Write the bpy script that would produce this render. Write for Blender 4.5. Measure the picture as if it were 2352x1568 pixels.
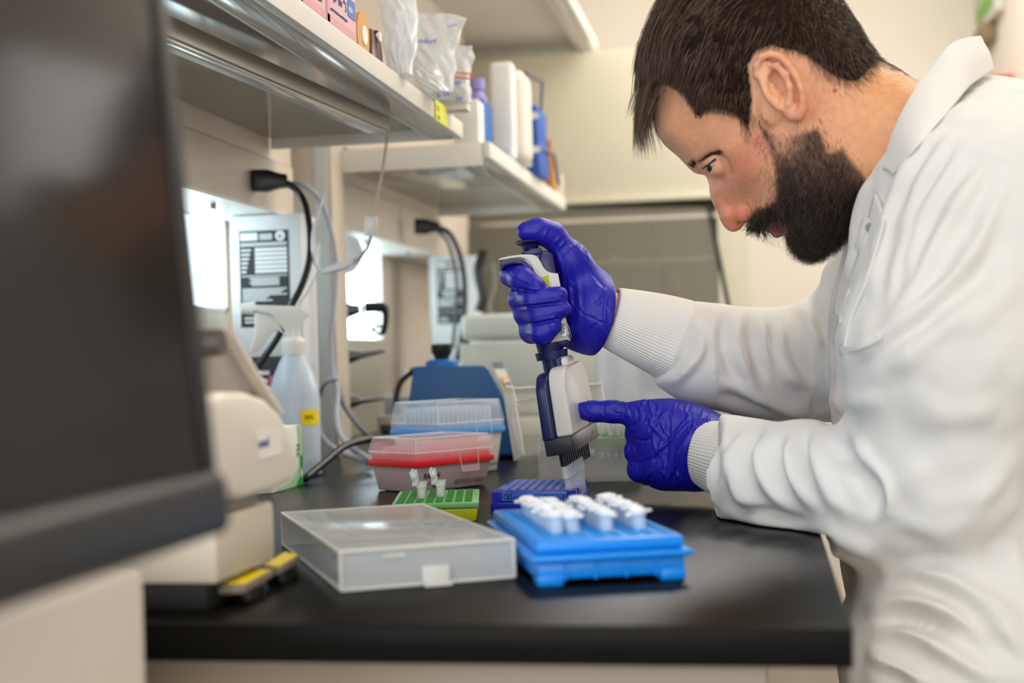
import bpy, bmesh, math, random
import numpy as np
from mathutils import Vector, Matrix
random.seed(7); rng = np.random.default_rng(7)
for o in list(bpy.data.objects): bpy.data.objects.remove(o, do_unlink=True)
SC = bpy.context.scene; COL = SC.collection

# ---------------------------------------------------------------- camera
FP = 3208.0; CX, CY = 1176.0, 784.0
EYE = np.array([0.0, 0.0, 1.06])
_y, _p, _r = np.radians([9.97, 0.48, 1.64])
FW = np.array([-np.sin(_y)*np.cos(_p), np.cos(_y)*np.cos(_p), np.sin(_p)])
_r0 = np.cross(FW, [0, 0, 1.0]); _r0 /= np.linalg.norm(_r0); _u0 = np.cross(_r0, FW)
RT = _r0*np.cos(_r) - _u0*np.sin(_r); UP = _u0*np.cos(_r) + _r0*np.sin(_r)
def Dv(px, py): return FW + RT*(px-CX)/FP + UP*(CY-py)/FP
def P(px, py, d): return EYE + Dv(px, py)*d
def onz(px, py, z=0.9):
    v = Dv(px, py); return EYE + v*(z-EYE[2])/v[2]
def onx(px, py, x):
    v = Dv(px, py); return EYE + v*(x-EYE[0])/v[0]
def ony(px, py, y):
    v = Dv(px, py); return EYE + v*(y-EYE[1])/v[1]
def proj(V):
    v = np.asarray(V) - EYE; d = v@FW
    return CX+FP*(v@RT)/d, CY-FP*(v@UP)/d, d
cam_d = bpy.data.cameras.new('camera'); cam = bpy.data.objects.new('camera', cam_d); COL.objects.link(cam)
m = Matrix.Identity(4)
for i in range(3): m[i][0] = RT[i]; m[i][1] = UP[i]; m[i][2] = -FW[i]; m[i][3] = EYE[i]
cam.matrix_world = m
cam_d.sensor_width = 36; cam_d.lens = FP/2352*36; cam_d.clip_start = 0.02; cam_d.clip_end = 50
cam_d.dof.use_dof = True; cam_d.dof.focus_distance = 1.43; cam_d.dof.aperture_fstop = 4.0
SC.camera = cam
# ---------------------------------------------------------------- light
SC.view_settings.view_transform = 'Standard'; SC.view_settings.look = 'None'
SC.view_settings.gamma = 1; SC.view_settings.use_curve_mapping = False
SC.view_settings.exposure = 1.08
W = bpy.data.worlds.new('world'); SC.world = W; W.use_nodes = True
W.node_tree.nodes['Background'].inputs[0].default_value = (0.85, 0.9, 1.0, 1)
W.node_tree.nodes['Background'].inputs[1].default_value = 0.25
def area(name, loc, target, sx, sy, power, col):
    l = bpy.data.lights.new(name, 'AREA'); l.shape = 'RECTANGLE'; l.size = sx; l.size_y = sy
    l.energy = power; l.color = col
    o = bpy.data.objects.new(name, l); COL.objects.link(o); o.location = loc
    d = Vector(target)-Vector(loc); o.rotation_euler = d.to_track_quat('-Z', 'Y').to_euler(); return o
WARM = (1.0, 0.91, 0.78); NEUT = (1.0, 0.98, 0.965); COOL = (0.60, 0.80, 1.0)
area('ceiling_light_aisle', (0.60, 2.1, 2.66), (0.35, 1.8, 0.9), 0.6, 1.2, 17, WARM)
area('ceiling_light_far', (0.1, 3.7, 2.66), (0.0, 3.9, 0), 0.8, 1.2, 14.5, NEUT)
area('ceiling_light_near', (0.0, -0.2, 2.66), (0.0, 0.2, 0), 1.2, 1.2, 9, NEUT)
area('window_behind', (0.1, -2.1, 1.35), (-0.2, 1.8, 1.1), 1.8, 1.5, 14, NEUT)  # added fill from behind the camera for surfaces facing it, not a built window
area('window_left', (-1.6, -1.5, 1.30), (0.2, 1.3, 1.0), 1.4, 1.3, 24, COOL)
area('window_right', (0.76, 2.9, 1.45), (-0.8, 2.7, 1.1), 1.0, 0.8, 5, NEUT)  # added unseen fill at the right wall, brightens the bay under the shelves

# ---------------------------------------------------------------- materials
def lin(c):
    if isinstance(c, str):
        c = c.lstrip('#'); c = [int(c[i:i+2], 16)/255 for i in (0, 2, 4)]
    return tuple((x/12.92 if x <= 0.04045 else ((x+0.055)/1.055)**2.4) for x in c) + (1.0,)
def mat(name, col, rough=0.5, metal=0.0, alpha=1.0, trans=0.0, ior=1.45, spec=0.5, coat=0.0, emit=None, es=0.0,
        var=0.0, vscale=8.0, bump=0.0, bscale=200.0, sss=0.0, sheen=0.0, col2=None):
    M = bpy.data.materials.new(name); M.use_nodes = True; N = M.node_tree.nodes; L = M.node_tree.links
    b = N['Principled BSDF']; c = lin(col)
    b.inputs['Base Color'].default_value = c; b.inputs['Roughness'].default_value = rough
    b.inputs['Metallic'].default_value = metal; b.inputs['Alpha'].default_value = alpha
    b.inputs['Transmission Weight'].default_value = trans; b.inputs['IOR'].default_value = ior
    b.inputs['Specular IOR Level'].default_value = spec; b.inputs['Coat Weight'].default_value = coat
    b.inputs['Sheen Weight'].default_value = sheen
    if sss:
        b.inputs['Subsurface Weight'].default_value = sss; b.inputs['Subsurface Scale'].default_value = 0.01
        b.inputs['Subsurface Radius'].default_value = (1.0, 0.35, 0.2)
    if emit: b.inputs['Emission Color'].default_value = lin(emit); b.inputs['Emission Strength'].default_value = es
    tc = None
    if var or bump or col2:
        tc = N.new('ShaderNodeTexCoord')
    if var or col2:
        n = N.new('ShaderNodeTexNoise'); n.inputs['Scale'].default_value = vscale; n.inputs['Detail'].default_value = 4
        L.new(tc.outputs['Object'], n.inputs['Vector'])
        r = N.new('ShaderNodeValToRGB'); L.new(n.outputs['Fac'], r.inputs['Fac'])
        c2 = lin(col2) if col2 else tuple(min(1, x*(1+var)) for x in c[:3])+(1,)
        c1 = c if col2 else tuple(x*(1-var) for x in c[:3])+(1,)
        r.color_ramp.elements[0].position = 0.3; r.color_ramp.elements[0].color = c1
        r.color_ramp.elements[1].position = 0.7; r.color_ramp.elements[1].color = c2
        L.new(r.outputs['Color'], b.inputs['Base Color'])
    if bump:
        n2 = N.new('ShaderNodeTexNoise'); n2.inputs['Scale'].default_value = bscale; n2.inputs['Detail'].default_value = 3
        L.new(tc.outputs['Object'], n2.inputs['Vector'])
        bp = N.new('ShaderNodeBump'); bp.inputs['Strength'].default_value = bump; bp.inputs['Distance'].default_value = 0.001
        L.new(n2.outputs['Fac'], bp.inputs['Height']); L.new(bp.outputs['Normal'], b.inputs['Normal'])
    return M

# ---------------------------------------------------------------- mesh helpers
def finish(me, material, smooth=40):
    if material is not None:
        for mm in (material if isinstance(material, (list, tuple)) else [material]): me.materials.append(mm)
    if smooth:
        me.polygons.foreach_set('use_smooth', [True]*len(me.polygons))
        if smooth < 180: me.set_sharp_from_angle(angle=math.radians(smooth))
    me.update()
def put(name, me, parent=None, loc=None, mw=None):
    o = bpy.data.objects.new(name, me); COL.objects.link(o)
    if parent is not None: o.parent = parent
    if loc is not None: o.location = loc
    return o
def tag(o, label=None, cat=None, group=None, kind=None):
    if label: o['label'] = label
    if cat: o['category'] = cat
    if group: o['group'] = group
    if kind: o['kind'] = kind
    return o
def empty(name, loc=(0, 0, 0), rz=0, label=None, cat=None, group=None):
    o = bpy.data.objects.new(name, None); COL.objects.link(o); o.location = loc; o.rotation_euler = (0, 0, rz)
    o.empty_display_size = 0.02
    return tag(o, label, cat, group)
class MB:
    """collects shapes into one mesh; M = 4x4 applied to what is added"""
    def __init__(s): s.bm = bmesh.new(); s.T = Matrix.Identity(4)
    def _app(s, geom_verts, M=None):
        X = s.T @ M if M is not None else s.T
        bmesh.ops.transform(s.bm, matrix=X, verts=geom_verts)
    def box(s, x0, x1, y0, y1, z0, z1, bev=0.0, seg=2, M=None, taper=None, mi=0):
        t = bmesh.new(); bmesh.ops.create_cube(t, size=1)
        for v in t.verts:
            v.co = Vector(((x0+x1)/2+v.co.x*(x1-x0), (y0+y1)/2+v.co.y*(y1-y0), (z0+z1)/2+v.co.z*(z1-z0)))
        if taper:   # (dx,dy): shrink at the bottom
            for v in t.verts:
                if v.co.z < (z0+z1)/2:
                    v.co.x += math.copysign(taper[0], (x0+x1)/2-v.co.x); v.co.y += math.copysign(taper[1], (y0+y1)/2-v.co.y)
        if bev: bmesh.ops.bevel(t, geom=list(t.edges), offset=bev, segments=seg, profile=0.5, affect='EDGES')
        s.merge(t, M, mi)
        return s
    def merge(s, t, M=None, mi=0):
        me = bpy.data.meshes.new('tmp'); 
        for f in t.faces: f.material_index = mi
        t.to_mesh(me); t.free()
        X = s.T @ M if M is not None else s.T
        me.transform(X); s.bm.from_mesh(me); bpy.data.meshes.remove(me)
    def cyl(s, p0, p1, r0, r1=None, n=24, cap=True, mi=0):
        r1 = r0 if r1 is None else r1
        p0 = Vector(p0); p1 = Vector(p1); d = p1-p0
        t = bmesh.new(); bmesh.ops.create_cone(t, cap_ends=cap, segments=n, radius1=r0, radius2=r1, depth=d.length)
        q = d.to_track_quat('Z', 'Y').to_matrix().to_4x4()
        s.merge(t, Matrix.Translation((p0+p1)/2) @ q, mi); return s
    def sphere(s, c, r, n=16, sc=(1, 1, 1), mi=0):
        t = bmesh.new(); bmesh.ops.create_uvsphere(t, u_segments=n, v_segments=max(6, n//2), radius=r)
        s.merge(t, Matrix.Translation(c) @ Matrix.Diagonal((*sc, 1)), mi); return s
    def lathe(s, prof, n=32, M=None, mi=0, close=False):
        t = bmesh.new(); rings = []
        for r, z in prof:
            rings.append([t.verts.new((r*math.cos(2*math.pi*k/n), r*math.sin(2*math.pi*k/n), z)) for k in range(n)])
        for a, b in zip(rings, rings[1:]):
            for k in range(n): t.faces.new((a[k], a[(k+1) % n], b[(k+1) % n], b[k]))
        if not close:
            if prof[0][0] > 1e-6: t.faces.new(list(reversed(rings[0])))
            if prof[-1][0] > 1e-6: t.faces.new(rings[-1])
        bmesh.ops.remove_doubles(t, verts=t.verts, dist=1e-6)
        s.merge(t, M, mi); return s
    def prism(s, poly, h0, h1, M=None, bev=0.0, mi=0, seg=2):
        """polygon (x,y) extruded in z from h0 to h1"""
        t = bmesh.new(); a = [t.verts.new((x, y, h0)) for x, y in poly]; b = [t.verts.new((x, y, h1)) for x, y in poly]
        n = len(poly); t.faces.new(list(reversed(a))); t.faces.new(b)
        for k in range(n): t.faces.new((a[k], a[(k+1) % n], b[(k+1) % n], b[k]))
        bmesh.ops.recalc_face_normals(t, faces=t.faces)
        if bev: bmesh.ops.bevel(t, geom=[e for e in t.edges], offset=bev, segments=seg, profile=0.5, affect='EDGES', clamp_overlap=True)
        s.merge(t, M, mi); return s
    def quad(s, a, b, c, d, mi=0):
        t = bmesh.new(); t.faces.new([t.verts.new(Vector(p)) for p in (a, b, c, d)]); s.merge(t, None, mi); return s
    def tube(s, pts, r, n=10, mi=0, sub=6, cap=True):
        pts = spline(pts, sub) if sub > 1 else [np.array(p, float) for p in pts]
        rs = r if hasattr(r, '__len__') else [r]*len(pts)
        if len(rs) != len(pts): rs = np.interp(np.linspace(0, 1, len(pts)), np.linspace(0, 1, len(rs)), rs)
        t = bmesh.new(); rings = []; up = np.array([0.13, 0.31, 0.94]); prev = None
        for i, p in enumerate(pts):
            d = pts[min(i+1, len(pts)-1)]-pts[max(i-1, 0)]; d = d/(np.linalg.norm(d)+1e-12)
            if prev is None:
                u = np.cross(d, up); 
            else: u = prev-d*(prev@d)
            u /= np.linalg.norm(u)+1e-12; v = np.cross(d, u); prev = u
            rings.append([t.verts.new(Vector(p+rs[i]*(u*math.cos(2*math.pi*k/n)+v*math.sin(2*math.pi*k/n)))) for k in range(n)])
        for a, b in zip(rings, rings[1:]):
            for k in range(n): t.faces.new((a[k], a[(k+1) % n], b[(k+1) % n], b[k]))
        if cap: t.faces.new(list(reversed(rings[0]))); t.faces.new(rings[-1])
        bmesh.ops.recalc_face_normals(t, faces=t.faces)
        s.merge(t, None, mi); return s
    def build(s, name, material, parent=None, smooth=40, loc=None):
        me = bpy.data.meshes.new(name); s.bm.to_mesh(me); s.bm.free(); finish(me, material, smooth)
        return put(name, me, parent, loc)
def spline(pts, sub=6):
    pts = [np.array(p, float) for p in pts]
    if len(pts) < 3: return [pts[0]+(pts[-1]-pts[0])*t for t in np.linspace(0, 1, sub+1)]
    P_ = [2*pts[0]-pts[1]] + pts + [2*pts[-1]-pts[-2]]; out = []
    for i in range(1, len(P_)-2):
        a, b, c, d = P_[i-1:i+3]
        for k in range(sub):
            t = k/sub
            out.append(0.5*((2*b)+(-a+c)*t+(2*a-5*b+4*c-d)*t*t+(-a+3*b-3*c+d)*t**3))
    out.append(pts[-1]); return out
def raw_mesh(name, V, Fq, material, parent=None, smooth=180):
    me = bpy.data.meshes.new(name); V = np.asarray(V, np.float32); Fq = np.asarray(Fq, np.int32)
    me.vertices.add(len(V)); me.vertices.foreach_set('co', V.ravel())
    k = Fq.shape[1]; me.loops.add(len(Fq)*k); me.loops.foreach_set('vertex_index', Fq.ravel())
    me.polygons.add(len(Fq)); me.polygons.foreach_set('loop_start', np.arange(0, len(Fq)*k, k, dtype=np.int32))
    me.polygons.foreach_set('loop_total', np.full(len(Fq), k, np.int32)); me.update(calc_edges=True); me.validate()
    finish(me, material, smooth); return put(name, me, parent)
_font_cache = {}
def text(s, size, material, parent, M, name='lettering', depth=0.0002, bold=False, sx=1.0):
    """flat lettering, baseline along M's x axis, up along y, facing +z"""
    cu = bpy.data.curves.new('t', 'FONT'); cu.body = s; cu.size = size; cu.extrude = depth; cu.offset = size*0.012 if bold else 0
    cu.resolution_u = 2
    ob = bpy.data.objects.new('t', cu); COL.objects.link(ob)
    bpy.context.view_layer.update()
    me = bpy.data.meshes.new_from_object(ob); bpy.data.objects.remove(ob); bpy.data.curves.remove(cu)
    me.transform(Matrix(M) @ Matrix.Diagonal((sx, 1, 1, 1))); me.name = name; me.materials.clear(); finish(me, material, 0)
    return put(name, me, parent)
def scrawl(s, size, material, parent, M, sx=1.0, seed=1, slant=0.12):
    """handwriting: every letter wobbles"""
    r_ = random.Random(seed); x = 0.0; hub = None
    for ch in s:
        if ch != ' ':
            a = r_.uniform(-0.16, 0.16); k = r_.uniform(0.85, 1.2)
            Mc = Matrix(M) @ Matrix.Translation((x, r_.uniform(-0.08, 0.08)*size, 0)) @ Matrix.Rotation(a, 4, 'Z') @ Matrix(((1, slant, 0, 0), (0, 1, 0, 0), (0, 0, 1, 0), (0, 0, 0, 1))) @ Matrix.Scale(k, 4)
            o = text(ch, size, material, None, Mc, 'handwriting', sx=sx)
            if hub is None: hub = o; hub.parent = parent
            else:
                bm = bmesh.new(); bm.from_mesh(hub.data); bm.from_mesh(o.data); bm.to_mesh(hub.data); bm.free(); bpy.data.objects.remove(o)
        x += size*sx*(0.62 if ch != ' ' else 0.4)*r_.uniform(0.85, 1.1)
    return hub
def frame(o, x, y, z):
    """4x4 with columns x,y,z axes and origin o"""
    m = Matrix.Identity(4)
    for i in range(3): m[i][0] = x[i]; m[i][1] = y[i]; m[i][2] = z[i]; m[i][3] = o[i]
    return m
def nrm(v): v = np.asarray(v, float); return v/np.linalg.norm(v)
def copy_tree(o, parent=None):
    c = o.copy(); COL.objects.link(c); c.parent = parent
    for ch in list(o.children): copy_tree(ch, c)
    return c
# ================================================================ materials of the place
m_cream = mat('cream_wall_paint', '#f1e9dd', 0.7, var=0.02, vscale=3)
m_white = mat('white_enamel', '#dcd8cf', 0.35, var=0.01, vscale=4)
m_gloss = mat('glossy_grey_enamel', '#b9b4aa', 0.12, spec=0.6)
m_panelwall = mat('beige_grey_laminate', '#d2c6b6', 0.45, var=0.02, vscale=5)
m_dark = mat('dark_gap', '#1b1a19', 0.6)
m_bench = mat('black_epoxy_resin', '#121110', 0.20, spec=0.4, ior=1.18, bump=0.15, bscale=900, var=0.06, vscale=40)
m_benchedge = m_bench
m_tan = mat('tan_cabinet', '#a39482', 0.6, var=0.03, vscale=6)
m_floor = mat('vinyl_floor', '#9b9284', 0.5, var=0.08, vscale=14)
m_ceil = mat('ceiling_tile', '#e8e4da', 0.9)
m_pane = mat('frosted_lit_pane', '#f2fff8', 0.5, emit='#dcf2ff', es=1.9)
m_yel = mat('yellow_label', '#d8dc2a', 0.6); m_ink = mat('black_ink', '#1a1a22', 0.6)
m_blackpl = mat('black_plastic', '#151515', 0.35); m_greypl = mat('grey_cable', '#a9adb8', 0.45)
m_whitepl = mat('white_plastic', '#e6e6e2', 0.35); m_offpl = mat('offwhite_plastic', '#d9d3c6', 0.4)
m_navy = mat('navy_plastic', '#141a44', 0.3, spec=0.5)
m_metal = mat('dark_steel', '#6a6a6c', 0.3, metal=0.9)
m_bluelight = mat('light_blue_plastic', '#9fc6ea', 0.4)

# ================================================================ setting
YB = 5.2; XR = float(ony(2255, 60, YB)[0]); XW = -0.82; XP = -0.72
def struct(name, mb, material, parent=None):
    o = mb.build(name, material, parent); 
    if parent is None: o['kind'] = 'structure'
    return o
struct('floor', MB().box(-2.2, XR+0.1, -2.2, YB+0.1, -0.1, 0), m_floor)
struct('ceiling', MB().box(-2.2, XR+0.1, -2.2, YB+0.1, 2.7, 2.8), m_ceil)
struct('wall_back', MB().box(-2.2, XR+0.1, YB, YB+0.1, 0, 2.7), m_cream)
struct('wall_right', MB().box(XR, XR+0.1, -2.2, YB, 0, 2.7), m_cream)
struct('wall_front', MB().box(-2.2, XR+0.1, -2.3, -2.2, 0, 2.7), m_cream)
# bench partition on the left with two lit openings
W1 = (1.45, 2.085, 1.138, 1.285); W2 = (2.40, 3.01, 1.093, 1.30)
wl = MB()
wl.box(XW-0.08, XW, 0.30, W1[0], 0, 2.7)
for (a, b, c, d), nxt in ((W1, W2[0]), (W2, YB)):
    wl.box(XW-0.08, XW, a, b, 0, c); wl.box(XW-0.08, XW, a, b, d, 2.7); wl.box(XW-0.08, XW, b, nxt, 0, 2.7)
struct('wall_left', wl, m_panelwall)
for i, w in enumerate((W1, W2)):
    fr = MB()
    a, b, c, d = w; t = 0.006
    fr.box(XW-0.03, XW+0.002, a, b, c, c+t).box(XW-0.03, XW+0.002, a, b, d-t, d).box(XW-0.03, XW+0.002, b-t, b, c, d).box(XW-0.03, XW+0.002, a, a+t, c, d)
    o = struct('window_%d' % (i+1), fr, m_white)
    MB().box(XW-0.02, XW-0.014, a+t, b-t, c+t, d-t).build('pane', m_pane, o)
# raised upper panel with the service rail of each bay
up = MB()
up.box(XW, XP, 0.3, 2.118, 1.365, 2.7).box(XW, XP, 2.36, 3.5, 1.375, 2.7)
struct('trim_1', up, m_panelwall)
def rail(y0, y1, z0, z1, nm, label):
    r = empty(nm, ((XW+XP)/2, (y0+y1)/2, z0), 0, label, 'socket rail', 'service rails of the two bench bays')
    def add(mb, name, m_):
        mb.T = Matrix.Translation((-(XW+XP)/2, -(y0+y1)/2, -z0)); return mb
    h = MB(); h.T = Matrix.Translation((-(XW+XP)/2, -(y0+y1)/2, -z0)); h.box(XW+0.002, XP+0.008, y0, y1, z0, z1, 0.003); h.build('housing', m_panelwall, r)
    g = MB(); g.T = h.T = Matrix.Translation((-(XW+XP)/2, -(y0+y1)/2, -z0)); g.box(XW+0.01, XP+0.006, y0, y1, z1+0.045, z1+0.062); g.build('shadow_gap', m_dark, r)
    b = MB(); b.T = g.T; b.box(XW+0.004, XP+0.014, y0, y1, z0-0.004, z0+0.001); b.build('lower_lip', m_white, r)
    for y in np.arange(y0+0.25, y1, 0.33):
        s = MB(); s.T = g.T; s.cyl((XP-0.02, y, z0-0.012), (XP-0.02, y, z0-0.003), 0.004, n=12); s.build('screw', m_metal, r)
    return r
rail(0.6, 2.105, 1.284, 1.362, 'service_rail', 'beige service rail on the wall under the near shelf, with black plug')
rail(2.36, 3.45, 1.290, 1.372, 'service_rail', 'beige service rail on the wall under the far shelf, beyond the post')
# post
p0 = ony(700, 500, 2.15)[0]; p1 = ony(766, 500, 2.2)[0]
po = MB(); po.box(XP-0.04, -0.672, 2.18, 2.25, 0.9, 2.7, 0.003)
po = po.build('shelf_post', m_panelwall); tag(po, 'beige vertical steel post between the two shelf bays', 'post')
st = MB(); st.box(-0.700, -0.680, 2.176, 2.18, 0.9, 2.7); st.build('slot_strip', mat('pale_steel', '#cfd6d8', 0.3, metal=0.2), po)

# shelves
def shelf(name, x1, x0, y0, y1, z0, th, label, rackend=False):
    r = empty(name, ((x0+x1)/2, (y0+y1)/2, z0), 0, label, 'shelf', 'shelves over the bench')
    T = Matrix.Translation((-(x0+x1)/2, -(y0+y1)/2, -z0))
    def M_():
        q = MB(); q.T = T; return q
    M_().box(x0, x1-0.0125, y0, y1, z0+th*0.72, z0+th, 0.001).build('board', m_white if z0 > 1.8 else m_gloss, r)
    M_().box(x1-0.012, x1, y0-0.001, y1+0.001, z0, z0+th+0.001, 0.0015).build('front_edge', m_white, r)
    M_().box(x1-0.046, x1-0.0125, y0+0.001, y1-0.001, z0+0.001, z0+th*0.70, 0.001).build('front_beam', m_gloss, r)
    M_().box(x1-0.050, x1-0.0462, y0+0.001, y1-0.05, z0+0.0005, z0+th*0.70).build('inner_lip', m_white, r)
    M_().box(x0, x1-0.0125, y1+0.0003, y1+0.003, z0, z0+th, 0.0005).build('end_plate', m_white, r)
    M_().box(x0, x1-0.0125, y0-0.003, y0-0.0003, z0-(0.012 if rackend else 0), z0+th, 0.0005).build('end_plate', m_white, r)
    return r
SH1 = shelf('wall_shelf', -0.42, -0.718, 0.30, 2.02, 1.379, 0.023, 'white steel shelf nearest the camera, holding pink glove box and bags')
SH2 = shelf('wall_shelf', -0.42, -0.718, 2.235, 3.14, 1.379, 0.026, 'white steel shelf beyond the post, holding dispenser and blue boxes', True)
SH3 = shelf('wall_shelf', -0.40, -0.82, 0.8, 3.72, 1.86, 0.03, 'highest white shelf, its pale underside seen above the bags')
# shelf lamp
lp = empty('shelf_lamp', (-0.55, 1.5, 1.37), 0, 'slim tube lamp under the near shelf with hanging cord', 'lamp')
a = onz(384, 66, 1.365); b = onz(898, 292, 1.365); d = nrm(b-a); a2 = b-d*1.3
n_ = np.array([-d[1], d[0], 0]); T = frame((0, 0, 0), (1, 0, 0), (0, 1, 0), (0, 0, 1))
def lampbar(w0, w1, z0, z1, L0=0.0):
    q = MB(); q.T = Matrix.Translation((0.55, -1.5, -1.37))
    Mx = frame(b, n_, d, (0, 0, 1)); q.box(w0, w1, -1.3, L0, z0, z1, 0.002, M=Mx); return q
lampbar(0.0, 0.034, -0.006, 0.014).build('lamp_body', mat('grey_aluminium', '#8d8377', 0.35, metal=0.3), lp)
lampbar(0.003, 0.018, -0.009, -0.004, -0.01).build('diffuser', m_gloss, lp)

# bench
BX0, BX1, BY0, BY1 = XW+0.001, 0.048, 0.81, 3.59
be = empty('lab_bench', (-0.38, 2.0, 0), 0, 'long black topped laboratory bench with tan base cabinets', 'bench')
q = MB(); q.T = Matrix.Translation((0.38, -2.0, 0)); q.box(BX0, BX1, BY0, BY1, 0.8765, 0.9, 0.0015); q.build('worktop', m_bench, be)
for i, (a, b) in enumerate(((0.84, 1.5), (1.502, 2.2), (2.202, 2.9), (2.902, 3.58))):
    q = MB(); q.T = Matrix.Translation((0.38, -2.0, 0)); q.box(BX0, 0.0, a, b, 0.0, 0.876, 0.002); q.build('base_cabinet', m_tan, be)
# pale cabinet in the near left corner
xa = P(338, 1400, 0.78)
q = MB().box(XW+0.002, float(ony(336, 1450, 0.74)[0]), 0.50, 0.74, 0.0, 0.945, 0.004)
o = q.build('low_cabinet', mat('pale_grey_laminate', '#cfc4b8', 0.5, var=0.02, vscale=3)); tag(o, 'pale cabinet standing at the near left end of the black bench', 'cabinet')

# fume hood across the far end
HY = 3.6
def hx(px): return float(ony(px, 600, HY)[0])
hd = empty('fume_hood', (-0.4, 3.9, 0), 0, 'beige fume cabinet with tall glass sash at the far end of the bench', 'fume cabinet')
Th = Matrix.Translation((0.4, -3.9, 0))
def HM():
    q = MB(); q.T = Th; return q
m_hood = mat('hood_enamel', '#cfc9b2', 0.45, var=0.02, vscale=3)
zt = float(ony(1445, 112, HY)[2]); zs = float(ony(1400, 462, HY)[2])
x_r0 = hx(1632); x_r1 = hx(1700)
HM().box(-0.815, x_r1+0.02, HY, HY+0.6, zs+0.012, zt, 0.004).build('upper_panel', m_hood, hd)
HM().box(-0.815, x_r1+0.02, HY-0.012, HY+0.02, zs-0.005, zs+0.012, 0.003).build('sash_rail', m_hood, hd)
HM().prism([(HY, 0.0), (HY, 1.0), (HY, zs), (HY+0.6, zs), (HY+0.6, 0)], x_r0+0.02, x_r1+0.02, M=frame((0, 0, 0), (0, 1, 0), (0, 0, 1), (1, 0, 0))).build('side_panel', m_hood, hd)
HM().box(-0.815, x_r1+0.02, HY, HY+0.6, 0.0, 0.95, 0.004).build('hood_base', m_hood, hd)
HM().box(-0.815, x_r0+0.02, HY+0.55, HY+0.6, 0.95, zs, 0).build('back_panel', mat('hood_liner', '#7d7460', 0.6, var=0.15, vscale=3), hd)
HM().box(-0.8, x_r0+0.02, HY+0.02, HY+0.54, zs-0.16, zs-0.15).build('baffle', mat('hood_baffle', '#4b4a44', 0.5), hd)
ga, gb = ony(1628, 475, HY), ony(1682, 745, HY-0.14)
q = HM(); q.tube([ga, gb], 0.006, n=8, sub=2); q.build('sash_gasket', m_dark, hd)
g1 = np.array([-0.81, HY-0.001, zs]); g2 = ga; g3 = gb; g4 = np.array([-0.81, HY-0.14, gb[2]])
q = HM(); q.quad(g1, g2, g3, g4); gl = q.build('sash_glass', mat('sash_glass', '#b9b6a4', 0.05, alpha=0.28, spec=0.9), hd, smooth=0)
# things inside the cabinet
ins = [('bottle', '#2d2b33', (1500, 540), 0.03, 0.12, 'dark bottle standing high inside the fume cabinet'),
       ('stand', '#8b8672', (1250, 640), 0.06, 0.20, 'grey blurred stand inside the fume cabinet'),
       ('canister', '#75694f', (1560, 660), 0.055, 0.22, 'tan canister inside the fume cabinet at right'),
       ('bottle', '#9aa08f', (1410, 610), 0.03, 0.24, 'pale bottle in the middle of the fume cabinet')]
for nm, c, (px, py), r_, h_, lab in ins:
    p = ony(px, py, HY+0.36)
    zb = 1.29 if 'high' in lab else 0.95
    zb = 0.95
    hh = max(h_, p[2]+0.03-zb)
    q = MB(); q.lathe([(r_, 0), (r_, hh*0.7), (r_*0.9, hh*0.78), (r_*0.35, hh*0.86), (r_*0.35, hh), (0, hh)], 20)
    o = q.build(nm, mat(nm+'_m', c, 0.4)); o.location = (p[0], p[1], zb+0.0005); tag(o, lab, nm)

# exit sign and alarm on the right wall
es = onx(2262, 72, XR); e2 = onx(2309, 36, XR)
sg = empty('exit_sign', (XR, (es[1]+e2[1])/2, es[2]), 0, 'green and white emergency sign high on the right wall', 'sign')
y0_, y1_ = sorted((es[1], e2[1])); zz = (es[2]+e2[2])/2
T = Matrix.Translation((-XR, -(es[1]+e2[1])/2, -es[2]))
q = MB(); q.T = T; q.box(XR-0.03, XR-0.001, y0_, y1_, zz, zz+0.26, 0.006); q.build('sign_frame', m_white, sg)
q = MB(); q.T = T; q.box(XR-0.033, XR-0.030, y0_+0.03, y1_-0.03, zz+0.03, zz+0.24, 0.001); q.build('sign_face', mat('sign_green', '#7fc04a', 0.5), sg)
q = MB(); q.T = T
for k in range(3): q.box(XR-0.035, XR-0.033, y0_+0.06+k*(y1_-y0_)*0.27, y0_+0.06+k*(y1_-y0_)*0.27+0.05, zz+0.08, zz+0.2)
q.build('sign_marks', m_white, sg)
q = MB(); q.T = T; q.box(XR-0.05, XR-0.001, (y0_+y1_)/2-0.05, (y0_+y1_)/2+0.16, zz-0.06, zz-0.002, 0.004); q.build('sign_bracket', mat('bracket_brown', '#8d7a5c', 0.5), sg)
al = onx(2325, 215, XR)
q = MB().cyl((XR-0.06, al[1], al[2]+0.012), (XR-0.001, al[1], al[2]+0.012), 0.05, n=24)
o = q.build('fire_alarm', mat('alarm_red', '#d23018', 0.4)); tag(o, 'red round fire alarm on the right wall behind the shoulder', 'fire alarm')
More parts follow.
